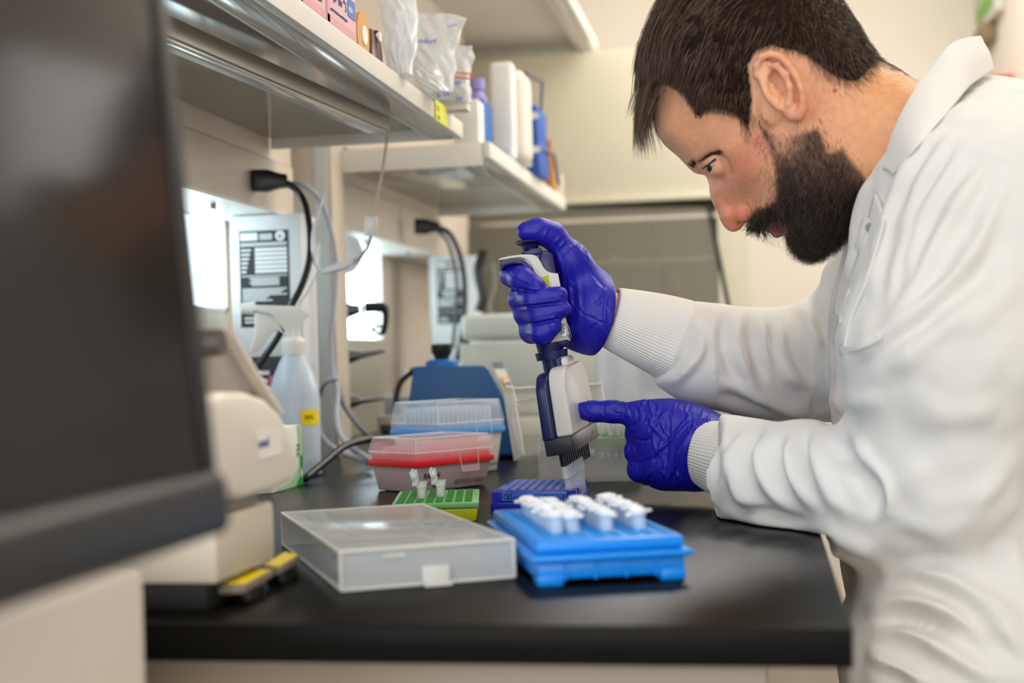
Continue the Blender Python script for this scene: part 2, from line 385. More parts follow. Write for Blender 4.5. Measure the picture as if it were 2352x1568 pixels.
# ================================================================ implicit surfaces
class Field:
    def __init__(s, lo, hi, h, basis=None, org=None):
        s.h = h; s.lo = np.array(lo, np.float32); n = np.ceil((np.array(hi)-np.array(lo))/h).astype(int)+1
        s.n = n; s.f = np.full(tuple(n), 1.0, np.float32)
        s.ax = [s.lo[i]+h*np.arange(n[i], dtype=np.float32) for i in range(3)]
    def block(s, lo, hi):
        i0 = np.maximum(0, np.floor((np.array(lo)-s.lo)/s.h).astype(int)); i1 = np.minimum(s.n, np.ceil((np.array(hi)-s.lo)/s.h).astype(int)+1)
        if (i1 <= i0).any(): return None, None
        sl = tuple(slice(a, b) for a, b in zip(i0, i1))
        X = s.ax[0][sl[0]][:, None, None]; Y = s.ax[1][sl[1]][None, :, None]; Z = s.ax[2][sl[2]][None, None, :]
        return sl, (X, Y, Z)
    def comb(s, sl, d, k, mode='add'):
        a = s.f[sl]
        if mode == 'sub': d = -d; 
        if k <= 0: r = np.minimum(a, d) if mode == 'add' else np.maximum(a, d)
        else:
            hh = np.maximum(k-np.abs(a-d), 0)/k
            r = (np.minimum(a, d)-hh*hh*k/4) if mode == 'add' else (np.maximum(a, d)+hh*hh*k/4)
        s.f[sl] = r
    def cap(s, p0, p1, r0, r1=None, k=0.01, mode='add'):
        r1 = r0 if r1 is None else r1
        p0 = np.array(p0, np.float32); p1 = np.array(p1, np.float32); R_ = max(r0, r1)+k+2*s.h
        sl, g = s.block(np.minimum(p0, p1)-R_, np.maximum(p0, p1)+R_)
        if sl is None: return s
        b = p1-p0; bb = float(b@b)+1e-12
        q = [g[i]-p0[i] for i in range(3)]
        t = np.clip((q[0]*b[0]+q[1]*b[1]+q[2]*b[2])/bb, 0, 1)
        d = np.sqrt((q[0]-t*b[0])**2+(q[1]-t*b[1])**2+(q[2]-t*b[2])**2)-(r0+(r1-r0)*t)
        s.comb(sl, d, k, mode); return s
    def chain(s, pts, rs, k=0.01, mode='add', k2=None):
        if not hasattr(rs, '__len__'): rs = [rs]*len(pts)
        for i in range(len(pts)-1): s.cap(pts[i], pts[i+1], rs[i], rs[i+1], k if i == 0 else (k2 or k), mode)
        return s
    def ell(s, c, ax, A=None, k=0.01, mode='add'):
        """ellipsoid, ax = radii, A = rows are its axes"""
        c = np.array(c, np.float32); R_ = max(ax)+k+2*s.h
        sl, g = s.block(c-R_, c+R_)
        if sl is None: return s
        A = np.eye(3) if A is None else np.array(A)
        q = [g[i]-c[i] for i in range(3)]
        u = [(q[0]*A[j][0]+q[1]*A[j][1]+q[2]*A[j][2]) for j in range(3)]
        k0 = np.sqrt(sum((u[j]/ax[j])**2 for j in range(3))); k1 = np.sqrt(sum((u[j]/ax[j]**2)**2 for j in range(3)))
        d = np.where(k0 > 1e-6, k0*(k0-1)/np.maximum(k1, 1e-9), -min(ax)).astype(np.float32)
        s.comb(sl, d, k, mode); return s
    def mesh(s):
        f = s.f; h = s.h; n = s.n
        S = f < 0
        c = np.zeros(tuple(n-1), np.int8)
        for i in (0, 1):
            for j in (0, 1):
                for k in (0, 1): c += S[i:n[0]-1+i, j:n[1]-1+j, k:n[2]-1+k]
        act = (c > 0) & (c < 8); I = np.argwhere(act); idx = np.full(act.shape, -1, np.int32); idx[act] = np.arange(len(I))
        acc = np.zeros((len(I), 3)); cnt = np.zeros(len(I))
        corners = np.array([(i, j, k) for i in (0, 1) for j in (0, 1) for k in (0, 1)])
        vals = [f[I[:, 0]+a, I[:, 1]+b, I[:, 2]+d] for a, b, d in corners]
        for x in range(8):
            for y in range(x+1, 8):
                if abs(corners[x]-corners[y]).sum() != 1: continue
                va, vb = vals[x], vals[y]; m_ = (va < 0) != (vb < 0)
                t = np.where(m_, va/np.where(m_, va-vb, 1), 0)
                p = corners[x][None]+t[:, None]*(corners[y]-corners[x])[None]
                acc += p*m_[:, None]; cnt += m_
        V = (I+acc/cnt[:, None])*h+s.lo
        quads = []
        for ax in range(3):
            o1, o2 = [(1, 2), (2, 0), (0, 1)][ax]
            sh = [slice(1, n[i]-1) for i in range(3)]; sh[ax] = slice(0, n[ax]-1)
            sh2 = list(sh); sh2[ax] = slice(1, n[ax])
            A = S[tuple(sh)]; B = S[tuple(sh2)]; E_ = np.argwhere(A != B)
            if not len(E_): continue
            base = E_.copy(); 
            for i in range(3): base[:, i] += (sh[i].start)
            e1 = np.zeros(3, int); e1[o1] = 1; e2 = np.zeros(3, int); e2[o2] = 1
            def gi(q): return idx[q[:, 0], q[:, 1], q[:, 2]]
            q0 = gi(base-e1-e2); q1 = gi(base-e2); q2 = gi(base); q3 = gi(base-e1)
            inside = A[tuple(E_.T)]
            Q = np.stack([q0, q1, q2, q3], 1); Q[~inside] = Q[~inside][:, ::-1]
            quads.append(Q)
        Q = np.concatenate(quads); Q = Q[(Q >= 0).all(1)]
        return V, Q
def normals(V, Q):
    a = V[Q[:, 2]]-V[Q[:, 0]]; b = V[Q[:, 3 if Q.shape[1] == 4 else 1]]-V[Q[:, 1 if Q.shape[1] == 4 else 0]]
    if Q.shape[1] == 3: a = V[Q[:, 1]]-V[Q[:, 0]]; b = V[Q[:, 2]]-V[Q[:, 0]]
    fn = np.cross(a, b); N = np.zeros_like(V)
    for i in range(Q.shape[1]): 
        for c in range(3): N[:, c] += np.bincount(Q[:, i], fn[:, c], len(V))
    return N/(np.linalg.norm(N, axis=1)[:, None]+1e-20)
def relax(V, Q, it=2, w=0.5):
    e = np.concatenate([Q[:, [i, (i+1) % Q.shape[1]]] for i in range(Q.shape[1])])
    for _ in range(it):
        A = np.zeros_like(V); n = np.bincount(e[:, 0], minlength=len(V)).astype(float)
        n += np.bincount(e[:, 1], minlength=len(V))
        for c in range(3): A[:, c] = np.bincount(e[:, 0], V[e[:, 1], c], len(V))+np.bincount(e[:, 1], V[e[:, 0], c], len(V))
        V = V+(A/np.maximum(n, 1)[:, None]-V)*w
    return V
def seg_dist(X, Y, pts):
    """distance to a polyline in the picture and the parameter 0..1 along it"""
    best = np.full(X.shape, 1e9); par = np.zeros(X.shape); sgn = np.zeros(X.shape)
    L = np.r_[0, np.cumsum([math.dist(pts[i], pts[i+1]) for i in range(len(pts)-1)])]
    for i in range(len(pts)-1):
        (x0, y0), (x1, y1) = pts[i], pts[i+1]; dx, dy = x1-x0, y1-y0; l2 = dx*dx+dy*dy+1e-9
        t = np.clip(((X-x0)*dx+(Y-y0)*dy)/l2, 0, 1); ex = X-x0-t*dx; ey = Y-y0-t*dy; d = np.hypot(ex, ey)
        m_ = d < best; best = np.where(m_, d, best); par = np.where(m_, (L[i]+t*math.sqrt(l2))/L[-1], par)
        sgn = np.where(m_, np.sign(ex*dy-ey*dx), sgn)
    return best, par, sgn
def sm2(pts, sub=5):
    return [tuple(p[:2]) for p in spline([np.array([*p, 0.0]) for p in pts], sub)] if len(pts) > 2 else pts
def inpoly(X, Y, poly):
    r = np.zeros(X.shape, bool); n = len(poly)
    for i in range(n):
        x0, y0 = poly[i]; x1, y1 = poly[(i+1) % n]
        c = ((y0 > Y) != (y1 > Y)) & (X < (x1-x0)*(Y-y0)/((y1-y0) if y1 != y0 else 1e-9)+x0); r ^= c
    return r
def polysdf(X, Y, poly):
    d, _, _ = seg_dist(X, Y, list(poly)+[poly[0]]); return np.where(inpoly(X, Y, poly), d, -d)
class Sculpt:
    """soft relief (folds, creases) worked into a mesh along lines"""
    def __init__(s, V, Q): s.V = V; s.Q = Q; s.refresh()
    def refresh(s):
        s.N = normals(s.V, s.Q); s.X, s.Y, s.D = proj(s.V)
        view = (s.V-EYE); view /= np.linalg.norm(view, axis=1)[:, None]; s.face = np.clip(-(s.N*view).sum(1)*2.5+0.35, 0, 1)
    def fold(s, pts, amp, w, d=None, hat=True, taper=0.25, ease=None):
        pts = sm2(pts); x = [p[0] for p in pts]; y = [p[1] for p in pts]; R_ = w*3.5
        m_ = (s.X > min(x)-R_) & (s.X < max(x)+R_) & (s.Y > min(y)-R_) & (s.Y < max(y)+R_) & (s.face > 0)
        if d: m_ &= (s.D > d[0]) & (s.D < d[1])
        i = np.where(m_)[0]
        if not len(i): return s
        ds, t, sg = seg_dist(s.X[i], s.Y[i], pts)
        u = ds/w; g = np.exp(-u*u/2)*((1-0.55*u*u) if hat else 1)
        if ease: g = np.where(sg > 0, np.exp(-(ds/(w*ease))**2/2), np.exp(-u*u/2))
        tp = np.clip(np.minimum(t, 1-t)/taper, 0, 1) if taper > 0 else 1
        s.V[i] += s.N[i]*(amp*g*tp*s.face[i])[:, None]
        return s
# ================================================================ head
D0 = 1.33
HO = P(1750, 300, D0)          # head frame: a = right, b = up, c = towards the lens
FWh = nrm(Dv(1700, 330)); RTh = nrm(RT-FWh*(RT@FWh)); UPh = np.cross(RTh, FWh)
def loc3(p): v = np.asarray(p)-HO; return np.stack([v@RTh, v@UPh, -(v@FWh)], -1)
def wor3(q): q = np.asarray(q); return HO+q[..., 0:1]*RTh+q[..., 1:2]*UPh-q[..., 2:3]*FWh
def hpw(px, py, s):                                             # visible pixel, s in cm off the middle plane
    v = Dv(px, py); return EYE+v*(((HO-EYE)@FWh-s*0.01)/(v@FWh))
def hp(px, py, s): return loc3(hpw(px, py, s))
_S = D0/FP
prof = [  # px, py, outward slope
 (1503,230,13),(1499,255,14),(1500,275,14),(1504,295,14),(1513,315,14),(1527,334,13),(1543,348,11),(1558,361,9),(1572,375,7),(1588,391,4),(1601,399,2.2),(1614,400,1.4),(1623,412,1.2),(1629,425,1.2),
 (1634,456,1.2),(1642,475,1.2),(1650,492,1.4),(1657,510,1.8),(1665,523,2.5),(1675,531,3),(1686,533,3),(1697,529,2),(1706,520,1.5),(1713,511,2),
 (1722,514,3),(1735,520,3.5),(1752,521,4),(1768,524,4),(1785,532,4),(1800,538,4),(1818,552,5),(1842,572,6),(1860,578,7),(1880,573,7),(1905,558,7),(1930,538,7),(1950,515,7),(1962,492,6),(1975,480,6),(2000,482,8),(2040,510,10),(2100,560,12),
 (1505,190,13),(1512,140,13),(1530,80,12),(1560,20,12),(1605,-35,12),(1665,-72,12),(1740,-85,12),(1815,-70,12),(1878,-35,11),(1925,10,10),(1958,60,9),(1985,105,9),(2015,135,9),(2050,152,9),(2085,174,10),(2125,198,11),(2180,225,12),(2240,250,12)]
inn = [  # visible px, half width cm
 (1535,225,4.3),(1530,270,4.0),(1545,305,4.2),(1572,335,3.8),(1566,247,5.6),(1600,212,6.5),(1585,300,5.0),(1658,151,7.3),(1708,99,7.5),(1757,47,7.2),(1807,0,5.8),
 (1600,120,6.6),(1600,50,5.4),(1680,20,6.4),(1650,90,7.0),(1560,150,5.5),(1880,30,4.6),(1850,80,6.6),(1900,110,6.3),(1790,110,7.6),
 (1605,378,3.0),(1621,357,4.2),(1640,335,5.2),(1663,314,5.8),(1688,288,6.3),(1620,300,5.8),(1660,240,6.8),(1640,270,6.4),
 (1629,394,1.5),(1637,387,2.6),(1650,376,3.5),(1664,372,4.3),(1668,352,5.2),(1690,340,5.8),
 (1625,402,0.75),(1636,420,0.85),(1640,445,0.9),(1650,470,1.0),(1663,495,1.15),(1674,515,0.95),(1690,515,1.1),(1700,500,1.55),(1708,487,1.75),(1690,480,1.45),(1672,470,1.2),
 (1650,410,1.5),(1662,420,2.2),(1668,440,2.0),(1690,455,2.0),(1680,430,2.9),(1700,430,3.4),(1722,452,2.6),(1690,400,4.4),(1715,400,5.1),(1720,370,5.8),(1740,340,6.3),(1760,300,6.8),(1700,370,5.4),
 (1755,400,5.8),(1760,440,4.8),(1740,430,4.4),(1735,475,2.7),(1722,492,1.8),(1745,500,2.2),(1757,490,2.9),(1770,508,2.2),(1780,490,3.6),(1790,520,2.4),(1800,500,3.6),(1800,460,5.0),(1808,530,2.2),
 (1800,400,6.3),(1790,350,6.8),(1820,330,6.8),(1840,400,6.4),(1840,460,5.6),(1830,510,4.2),(1838,545,2.9),(1860,555,2.9),(1870,510,4.5),(1900,470,5.3),(1930,500,4.0),(1880,420,6.2),(1880,340,6.4),(1850,280,6.9),
 (1790,210,7.5),(1730,200,7.3),(1860,200,6.9),(1850,150,7.2),(1920,180,5.9),(1960,150,5.0),(1900,260,6.2),(1950,230,5.8),(1935,330,5.9),(1930,410,5.7),(1955,450,5.2),(2000,200,5.2),(2000,300,5.9),(2000,400,5.8),(2060,260,5.9),(2060,360,6.3),(2080,450,6.2),(2150,300,6.6),(2150,450,7.0)]
TP = []; TQ = []
for x, y, sl in prof:
    TP.append((x, y)); TQ.append(0.0)
cxm, cym = 1790, 260
# outward samples from the profile's own normal (ordered as two open chains)
_k = [i for i, p in enumerate(prof) if p[:2] == (1505,190)][0]; ch1 = prof[:_k]; ch2 = prof[_k:]
for chn, flip in ((ch1, 1), (ch2, -1)):
    for i, (x, y, sl) in enumerate(chn):
        a = chn[max(i-1, 0)]; b = chn[min(i+1, len(chn)-1)]; t = np.array([b[0]-a[0], b[1]-a[1]], float); t /= np.linalg.norm(t)
        n_ = np.array([-t[1], t[0]])*flip     # left-down side for chain 1
        o_ = 14.0 if sl > 4 else 9.0
        TP.append((x+n_[0]*o_, y+n_[1]*o_)); TQ.append(-sl*o_*_S*100)
for x, y, w in inn:
    q_ = hp(x, y, w); q_[2] = 0; xx, yy, _ = proj(wor3(q_[None])[0]); TP.append((xx, yy)); TQ.append(w*w)
TP = np.array(TP)/100; TQ = np.array(TQ)
def tps_fit(Pn, q, lam=4e-3):
    n = len(Pn); r2 = ((Pn[:, None]-Pn[None])**2).sum(-1); K = 0.5*r2*np.log(r2+1e-12)+np.eye(n)*lam
    A = np.zeros((n+3, n+3)); A[:n, :n] = K; A[:n, n] = 1; A[:n, n+1:] = Pn; A[n:, :n] = A[:n, n:].T
    return np.linalg.solve(A, np.r_[q, 0, 0, 0])
def tps_eval(c, Pn, X, Y):
    out = c[len(Pn)]+c[len(Pn)+1]*X+c[len(Pn)+2]*Y
    for i in range(len(Pn)):
        r2 = (X-Pn[i, 0])**2+(Y-Pn[i, 1])**2; out += c[i]*0.5*r2*np.log(r2+1e-12)
    return out
_c = tps_fit(TP, TQ)
hh = 0.0014
A0, A1, B0, B1 = (1485-1750)*_S, (2190-1750)*_S, (300-600)*_S, (300+100)*_S
Fh = Field((A0, B0, -0.092), (A1, B1, 0.098), hh)
_ga, _gb = np.meshgrid(Fh.ax[0], Fh.ax[1], indexing='ij')
gx, gy, _ = proj(wor3(np.stack([_ga, _gb, 0*_ga], -1).reshape(-1, 3).astype(float)))
q2 = tps_eval(_c, TP, gx.reshape(_ga.shape)/100, gy.reshape(_ga.shape)/100)*1e-4   # m^2
gq = np.gradient(q2, hh)
sl = np.sqrt(gq[0]**2+gq[1]**2)
Z = Fh.ax[2][None, None, :]
Fh.f = ((Z**2-q2[:, :, None])/np.sqrt(4*Z**2+sl[:, :, None]**2+1e-6)).astype(np.float32)
def both(fn):
    fn(1); fn(-1)
def mir(p, sg): return np.array([p[0], p[1], p[2]*sg])
# nose wings, nostrils, lips
for sg in (1, -1):
    Fh.ell(mir(hp(1709, 489, 1.25), sg), (0.0085, 0.0075, 0.0055), k=0.006)
    Fh.cap(mir(hp(1714, 470, 1.9), sg), mir(hp(1723, 490, 2.0), sg), 0.0012, k=0.004, mode='sub')
    Fh.cap(mir(hp(1700, 512, 0.95), sg), mir(hp(1708, 498, 0.9), sg), 0.0026, 0.0016, k=0.002, mode='sub')
    # lips run across the mouth
    Fh.chain([mir(hp(1765, 524, 0.0), sg), mir(hp(1766, 517, 1.3), sg), mir(hp(1779, 508, 2.5), sg)], [0.0035, 0.0032, 0.0015], k=0.003)
    Fh.chain([mir(hp(1785, 532, 0.0), sg), mir(hp(1785, 524, 1.3), sg), mir(hp(1783, 511, 2.4), sg)], [0.0052, 0.0046, 0.0015], k=0.004)
    Fh.chain([mir(hp(1772, 518, 0.3), sg), mir(hp(1774, 512, 1.4), sg), mir(hp(1782, 507, 2.6), sg)], [0.0008, 0.0008, 0.0006], k=0.001, mode='sub')
# eye sockets and lids
EC = hp(1646, 375, 2.95); ER = 0.0108
for sg in (1, -1):
    Fh.ell(mir(hp(1648, 375, 3.6), sg), (0.0105, 0.0105, 0.0100), k=0.010, mode='sub')
    Fh.ell(mir(EC, sg), (ER+0.0013,)*3, k=0.006)
    # opening between the lids: a wedge seen from the side
    sl_, g_ = Fh.block(mir(EC, sg)-0.016, mir(EC, sg)+0.016)
    cn = hp(1646.5, 363, 4.2)[:2]; u1 = nrm(np.array([-28.0, -20.0])); u2 = nrm(np.array([-11.0, -24.0]))
    qa = g_[0]-cn[0]; qb = g_[1]-cn[1]
    n1 = np.array([u1[1], -u1[0]]); n2 = np.array([-u2[1], u2[0]])
    if n1@u2 < 0: n1 = -n1
    if n2@u1 < 0: n2 = -n2
    wd = -np.minimum(qa*n1[0]+qb*n1[1], qa*n2[0]+qb*n2[1])
    e_ = np.sqrt((g_[0]-EC[0])**2+(g_[1]-EC[1])**2+(g_[2]-EC[2]*sg)**2)-(ER+0.006)
    Fh.comb(sl_, np.maximum(np.maximum(wd, e_), -(g_[2]*sg-0.022)).astype(np.float32), 0.0008, 'sub')
# ears
for sg in (1, -1):
    def E3(px, py, s_): return mir(hp(px, py, s_), sg)
    Fh.ell(E3(1792, 195, 8.05), (0.0175, 0.026, 0.0035), A=[nrm(np.array([0.9, 0.42, -0.22*sg])), nrm(np.array([-0.42, 0.9, 0.0])), nrm(np.cross(nrm(np.array([0.9, 0.42, -0.22*sg])), nrm(np.array([-0.42, 0.9, 0]))))], k=0.006)
    Fh.ell(E3(1789, 188, 8.55), (0.0095, 0.0135, 0.0110), k=0.003, mode='sub')
    Fh.cap(E3(1798, 212, 8.5), E3(1803, 236, 8.4), 0.0065, 0.0038, k=0.002, mode='sub')
    Fh.cap(E3(1797, 218, 8.3), E3(1794, 214, 6.2), 0.0032, 0.0028, k=0.002, mode='sub')
    Fh.chain([E3(1775, 196, 8.0), E3(1752, 192, 7.95), E3(1738, 172, 8.1), E3(1737, 149, 8.35), E3(1750, 130, 8.6), E3(1770, 124, 8.8), E3(1793, 131, 8.95), E3(1812, 149, 9.05), E3(1829, 176, 9.1), E3(1840, 203, 9.0), E3(1844, 230, 8.8), E3(1843, 250, 8.5)],
             [0.0022, 0.0028, 0.003, 0.0032, 0.0033, 0.0034, 0.0034, 0.0033, 0.0031, 0.0029, 0.0031, 0.0038], k=0.0022)
    Fh.chain([E3(1762, 146, 8.3), E3(1784, 152, 8.6), E3(1803, 172, 8.75), E3(1814, 200, 8.7), E3(1815, 222, 8.5), E3(1812, 238, 8.4)], [0.0022, 0.003, 0.0032, 0.0032, 0.003, 0.0036], k=0.003)
    Fh.chain([E3(1843, 248, 8.5), E3(1834, 262, 8.2), E3(1820, 262, 7.9), E3(1812, 242, 8.0)], [0.0042, 0.0052, 0.0052, 0.005], k=0.005)
    Fh.ell(E3(1784, 222, 7.7), (0.0045, 0.0085, 0.005), A=[nrm([0.85, 0.5, 0]), nrm([-0.5, 0.85, 0]), [0, 0, 1]], k=0.004)
    Fh.ell(E3(1772, 240, 7.1), (0.010, 0.016, 0.005), k=0.008)
Vh, Qh = Fh.mesh(); del Fh
Vh = relax(Vh, Qh, 3, 0.4)
# keep the skull only where it is needed (cut open end of the neck stays under the coat)
Vw = wor3(Vh)
if True:
    nn = normals(Vw, Qh)
    cen = wor3(np.array([[0.0, 0.02, 0.0]]))[0]
    if ((Vw-cen)*nn).sum(1).mean() < 0: Qh = Qh[:, ::-1]
mirV = Vh.copy(); mirV[:, 2] = np.abs(mirV[:, 2])
MX, MY, _ = proj(wor3(mirV))            # each vertex as seen on the near side
hair_poly = [(1400,-200),(1400,240),(1495,238),(1500,205),(1513,190),(1532,186),(1556,198),(1578,230),(1594,262),(1606,274),(1618,262),(1638,252),(1664,256),(1688,266),(1704,284),(1716,307),(1724,292),(1728,262),(1730,225),(1727,190),(1722,150),(1740,118),(1775,108),(1802,116),(1830,122),(1860,138),(1885,158),(1910,176),(1945,190),(1975,188),(2000,160),(2020,140),(2045,150),(2085,150),(2090,-200)]
beard_poly = [(1736,282),(1742,300),(1748,318),(1757,335),(1764,355),(1775,385),(1776,420),(1777,445),(1772,460),(1755,470),(1738,474),(1722,484),(1714,500),(1712,560),(1765,560),(1765,519),(1776,508),(1786,506),(1800,512),(1806,524),(1800,538),(1798,640),(1990,640),(1990,470),(2008,455),(2000,425),(1985,395),(1965,370),(1935,335),(1905,345),(1893,310),(1880,288),(1855,296),(1825,305),(1800,310),(1775,302),(1752,285)]
lip_poly = [(1755,512),(1778,504),(1788,508),(1792,520),(1800,530),(1800,550),(1755,550)]
mh = polysdf(MX, MY, hair_poly); mb = polysdf(MX, MY, beard_poly); ml = polysdf(MX, MY, lip_poly)
def ss(x, a, b): t = np.clip((x-a)/(b-a), 0, 1); return t*t*(3-2*t)
def blob(x, y, r): return np.exp(-((MX-x)**2+(MY-y)**2)/(2*r*r))
skin = np.array(lin('#e0a07c')[:3]); red = np.array(lin('#c9694f')[:3]); tanc = np.array(lin('#dc9c62')[:3]); dk = np.array(lin('#2a1a12')[:3]); lipc = np.array(lin('#a8505a')[:3])
nz = rng.random(len(Vh)); nz = relax(np.stack([nz, nz, nz], 1), Qh, 3, 0.8)[:, 0]; nz = (nz-nz.mean())/nz.std()*0.03
col = np.tile(skin, (len(Vh), 1))
rr = np.clip(0.75*blob(1683, 505, 22)+0.55*blob(1710, 480, 16)+0.4*blob(1700, 390, 30)+0.45*blob(1740, 330, 35)+0.45*blob(1845, 245, 22)+0.5*blob(1800, 150, 25)*0.5+0.5*blob(1650, 455, 22)+0.35*blob(1975, 120, 25), 0, 0.85)
col = col*(1-rr[:, None])+red*rr[:, None]
tt = ss(MX, 1880, 2000)*0.6; col = col*(1-tt[:, None])+tanc*tt[:, None]
mole = np.maximum(blob(1918, 208, 3.2), 0); col = col*(1-mole[:, None])+np.array(lin('#7a2d16')[:3])*mole[:, None]
lm = ss(ml, -2, 3)*(Vh[:, 2] > -0.03)*0.9; col = col*(1-lm[:, None])+lipc*lm[:, None]
bm = ss(mb, -2, 14)*0.86; bm *= 1-0.6*blob(1800, 325, 26); hm_ = ss(mh, -3, 10)*0.93
dkm = np.maximum(bm, hm_); col = col*(1-dkm[:, None])+dk*dkm[:, None]
col *= (1+nz)[:, None]
m_skin = mat('skin', '#d9a080', 0.42, sss=0.12, bump=0.12, bscale=1500)
_n = m_skin.node_tree; _a = _n.nodes.new('ShaderNodeVertexColor'); _a.layer_name = 'skin_tone'
_n.links.new(_a.outputs['Color'], _n.nodes['Principled BSDF'].inputs['Base Color'])
def set_col(me, col):
    ca = me.color_attributes.new('skin_tone', 'FLOAT_COLOR', 'POINT'); c4 = np.ones((len(col), 4), np.float32); c4[:, :3] = np.clip(col, 0, 1)
    ca.data.foreach_set('color', c4.ravel())
HEAD = (Vw, Qh, col)
# ================================================================ body under the clothes, coat, gloves
def orient(V, Q):
    c = V.mean(0); n = normals(V, Q); return Q if ((V-c)*n).sum(1).mean() > 0 else Q[:, ::-1]
def body_mesh():
    F = Field((0.02-0.36, 1.05, -0.01), (0.62, 1.80, 1.40), 0.009)
    F.chain([P(2120, 330, 1.36), P(2230, 420, 1.36), P(2220, 800, 1.37), P(2260, 1200, 1.38), P(2300, 1480, 1.38)], [0.055, 0.09, 0.105, 0.10, 0.11], k=0.03)
    F.chain([P(2240, 470, 1.20), P(2170, 800, 1.16), P(2150, 1090, 1.165), P(1900, 1090, 1.28), P(1650, 1042, 1.425)], [0.055, 0.048, 0.040, 0.036, 0.026], k=0.02)
    F.chain([P(2120, 520, 1.52), P(1960, 760, 1.56), P(1900, 835, 1.57), P(1640, 790, 1.52), P(1400, 727, 1.497)], [0.055, 0.045, 0.040, 0.036, 0.0275], k=0.02)
    for d in (1.28, 1.46):
        h = P(2330, 1540, d); kn = np.array([h[0]+0.02, h[1], 0.42]); F.chain([h, kn, (kn[0]+0.05, kn[1], 0.08)], [0.085, 0.055, 0.04], k=0.02)
    V, Q = F.mesh(); return V, orient(V, Q)
m_coat = mat('white_coat_cotton', '#dcd9d5', 0.85, spec=0.2, bump=0.25, bscale=1400, sheen=0.15)
m_knit = mat('white_knit', '#e9e5de', 0.9, spec=0.1, bump=0.3, bscale=900)
m_glove = mat('blue_nitrile', '#1c169f', 0.44, spec=0.45, bump=0.0)
_t = m_glove.node_tree; _g = _t.nodes.new('ShaderNodeTexNoise'); _g.inputs['Scale'].default_value = 70; _g.inputs['Detail'].default_value = 2; _g.inputs['Distortion'].default_value = 1.5
_tc = _t.nodes.new('ShaderNodeTexCoord'); _mp = _t.nodes.new('ShaderNodeMapping'); _mp.inputs['Scale'].default_value = (1, 1.4, 0.6); _mp.inputs['Rotation'].default_value = (0.3, 0.5, 0.4)
_b = _t.nodes.new('ShaderNodeBump'); _b.inputs['Strength'].default_value = 0.14; _b.inputs['Distance'].default_value = 0.002
_t.links.new(_tc.outputs['Object'], _mp.inputs['Vector']); _t.links.new(_mp.outputs['Vector'], _g.inputs['Vector']); _t.links.new(_g.outputs['Fac'], _b.inputs['Height']); _t.links.new(_b.outputs['Normal'], _t.nodes['Principled BSDF'].inputs['Normal'])

def coat_parts():
    F = Field((-0.16, 0.98, 0.62), (0.66, 1.78, 1.42), 0.0042)
    # trunk
    F.chain([P(2130, 385, 1.25), P(2062, 500, 1.235), P(2012, 620, 1.215)], [0.032, 0.028, 0.026], k=0.04)
    def E(px, py, d, rx, ry, rz, tilt=0.0, k=0.03):
        A = [nrm(RT*math.cos(tilt)+UP*math.sin(tilt)), nrm(-RT*math.sin(tilt)+UP*math.cos(tilt)), FW]; F.ell(P(px, py, d), (rx, ry, rz), A, k)
    E(2270, 520, 1.36, 0.115, 0.135, 0.20, 0.5)
    E(2215, 800, 1.37, 0.128, 0.20, 0.19)
    E(2240, 1150, 1.38, 0.135, 0.20, 0.17)
    E(2290, 1500, 1.38, 0.135, 0.20, 0.16)
    F.chain([P(2250, 400, 1.22), P(2255, 385, 1.36), P(2220, 430, 1.5)], [0.060, 0.066, 0.062], k=0.05)
    # near arm
    F.chain([P(2258, 505, 1.175), P(2175, 800, 1.145), P(2150, 1075, 1.155)], [0.092, 0.080, 0.064], k=0.035)
    F.chain([P(2150, 1085, 1.155), P(2010, 1132, 1.185), P(1850, 1105, 1.255), P(1715, 1092, 1.32), P(1655, 1072, 1.365), P(1610, 1060, 1.39)], [0.062, 0.055, 0.0487, 0.0475, 0.0435, 0.042], k=0.03)
    # far arm
    F.chain([P(2150, 560, 1.53), P(2035, 640, 1.555), P(1925, 800, 1.57), P(1890, 835, 1.575)], [0.075, 0.055, 0.055, 0.062], k=0.03)
    F.chain([P(1890, 838, 1.575), P(1800, 838, 1.555), P(1700, 828, 1.53), P(1610, 812, 1.51), P(1565, 795, 1.505)], [0.060, 0.0585, 0.0530, 0.050, 0.046], k=0.025)
    # skirt falling beside the bench and the lap
    F.chain([P(2260, 1330, 1.28), P(2240, 1500, 1.22), P(2240, 1900, 1.20)], [0.10, 0.105, 0.11], k=0.05)
    F.chain([P(2400, 1380, 1.2), P(2190, 1475, 1.17), P(2120, 1560, 1.16)], [0.07, 0.06, 0.055], k=0.04)
    # neck opening
    F.chain([P(2085, 330, 1.335), P(2180, 390, 1.35)], [0.075, 0.055], k=0.01, mode='sub')
    for c, n in ((P(1646, 1071, 1.365), nrm(RT-FW*0.10-UP*0.05)), (P(1543, 774, 1.506), nrm(RT*0.93-UP*0.37+FW*0.12))):
        sl, g = F.block(c-0.075, c+0.075); d = -((g[0]-c[0])*n[0]+(g[1]-c[1])*n[1]+(g[2]-c[2])*n[2]); F.f[sl] = np.maximum(F.f[sl], d.astype(np.float32))
    V, Q = F.mesh(); V = relax(V, Q, 2, 0.5); Q = orient(V, Q)
    return V, Q
VC, QC = coat_parts()
SC_ = Sculpt(VC, QC)
f = SC_.fold
NEAR = (1.0, 1.36); FAR = (1.40, 1.75); ANY = None
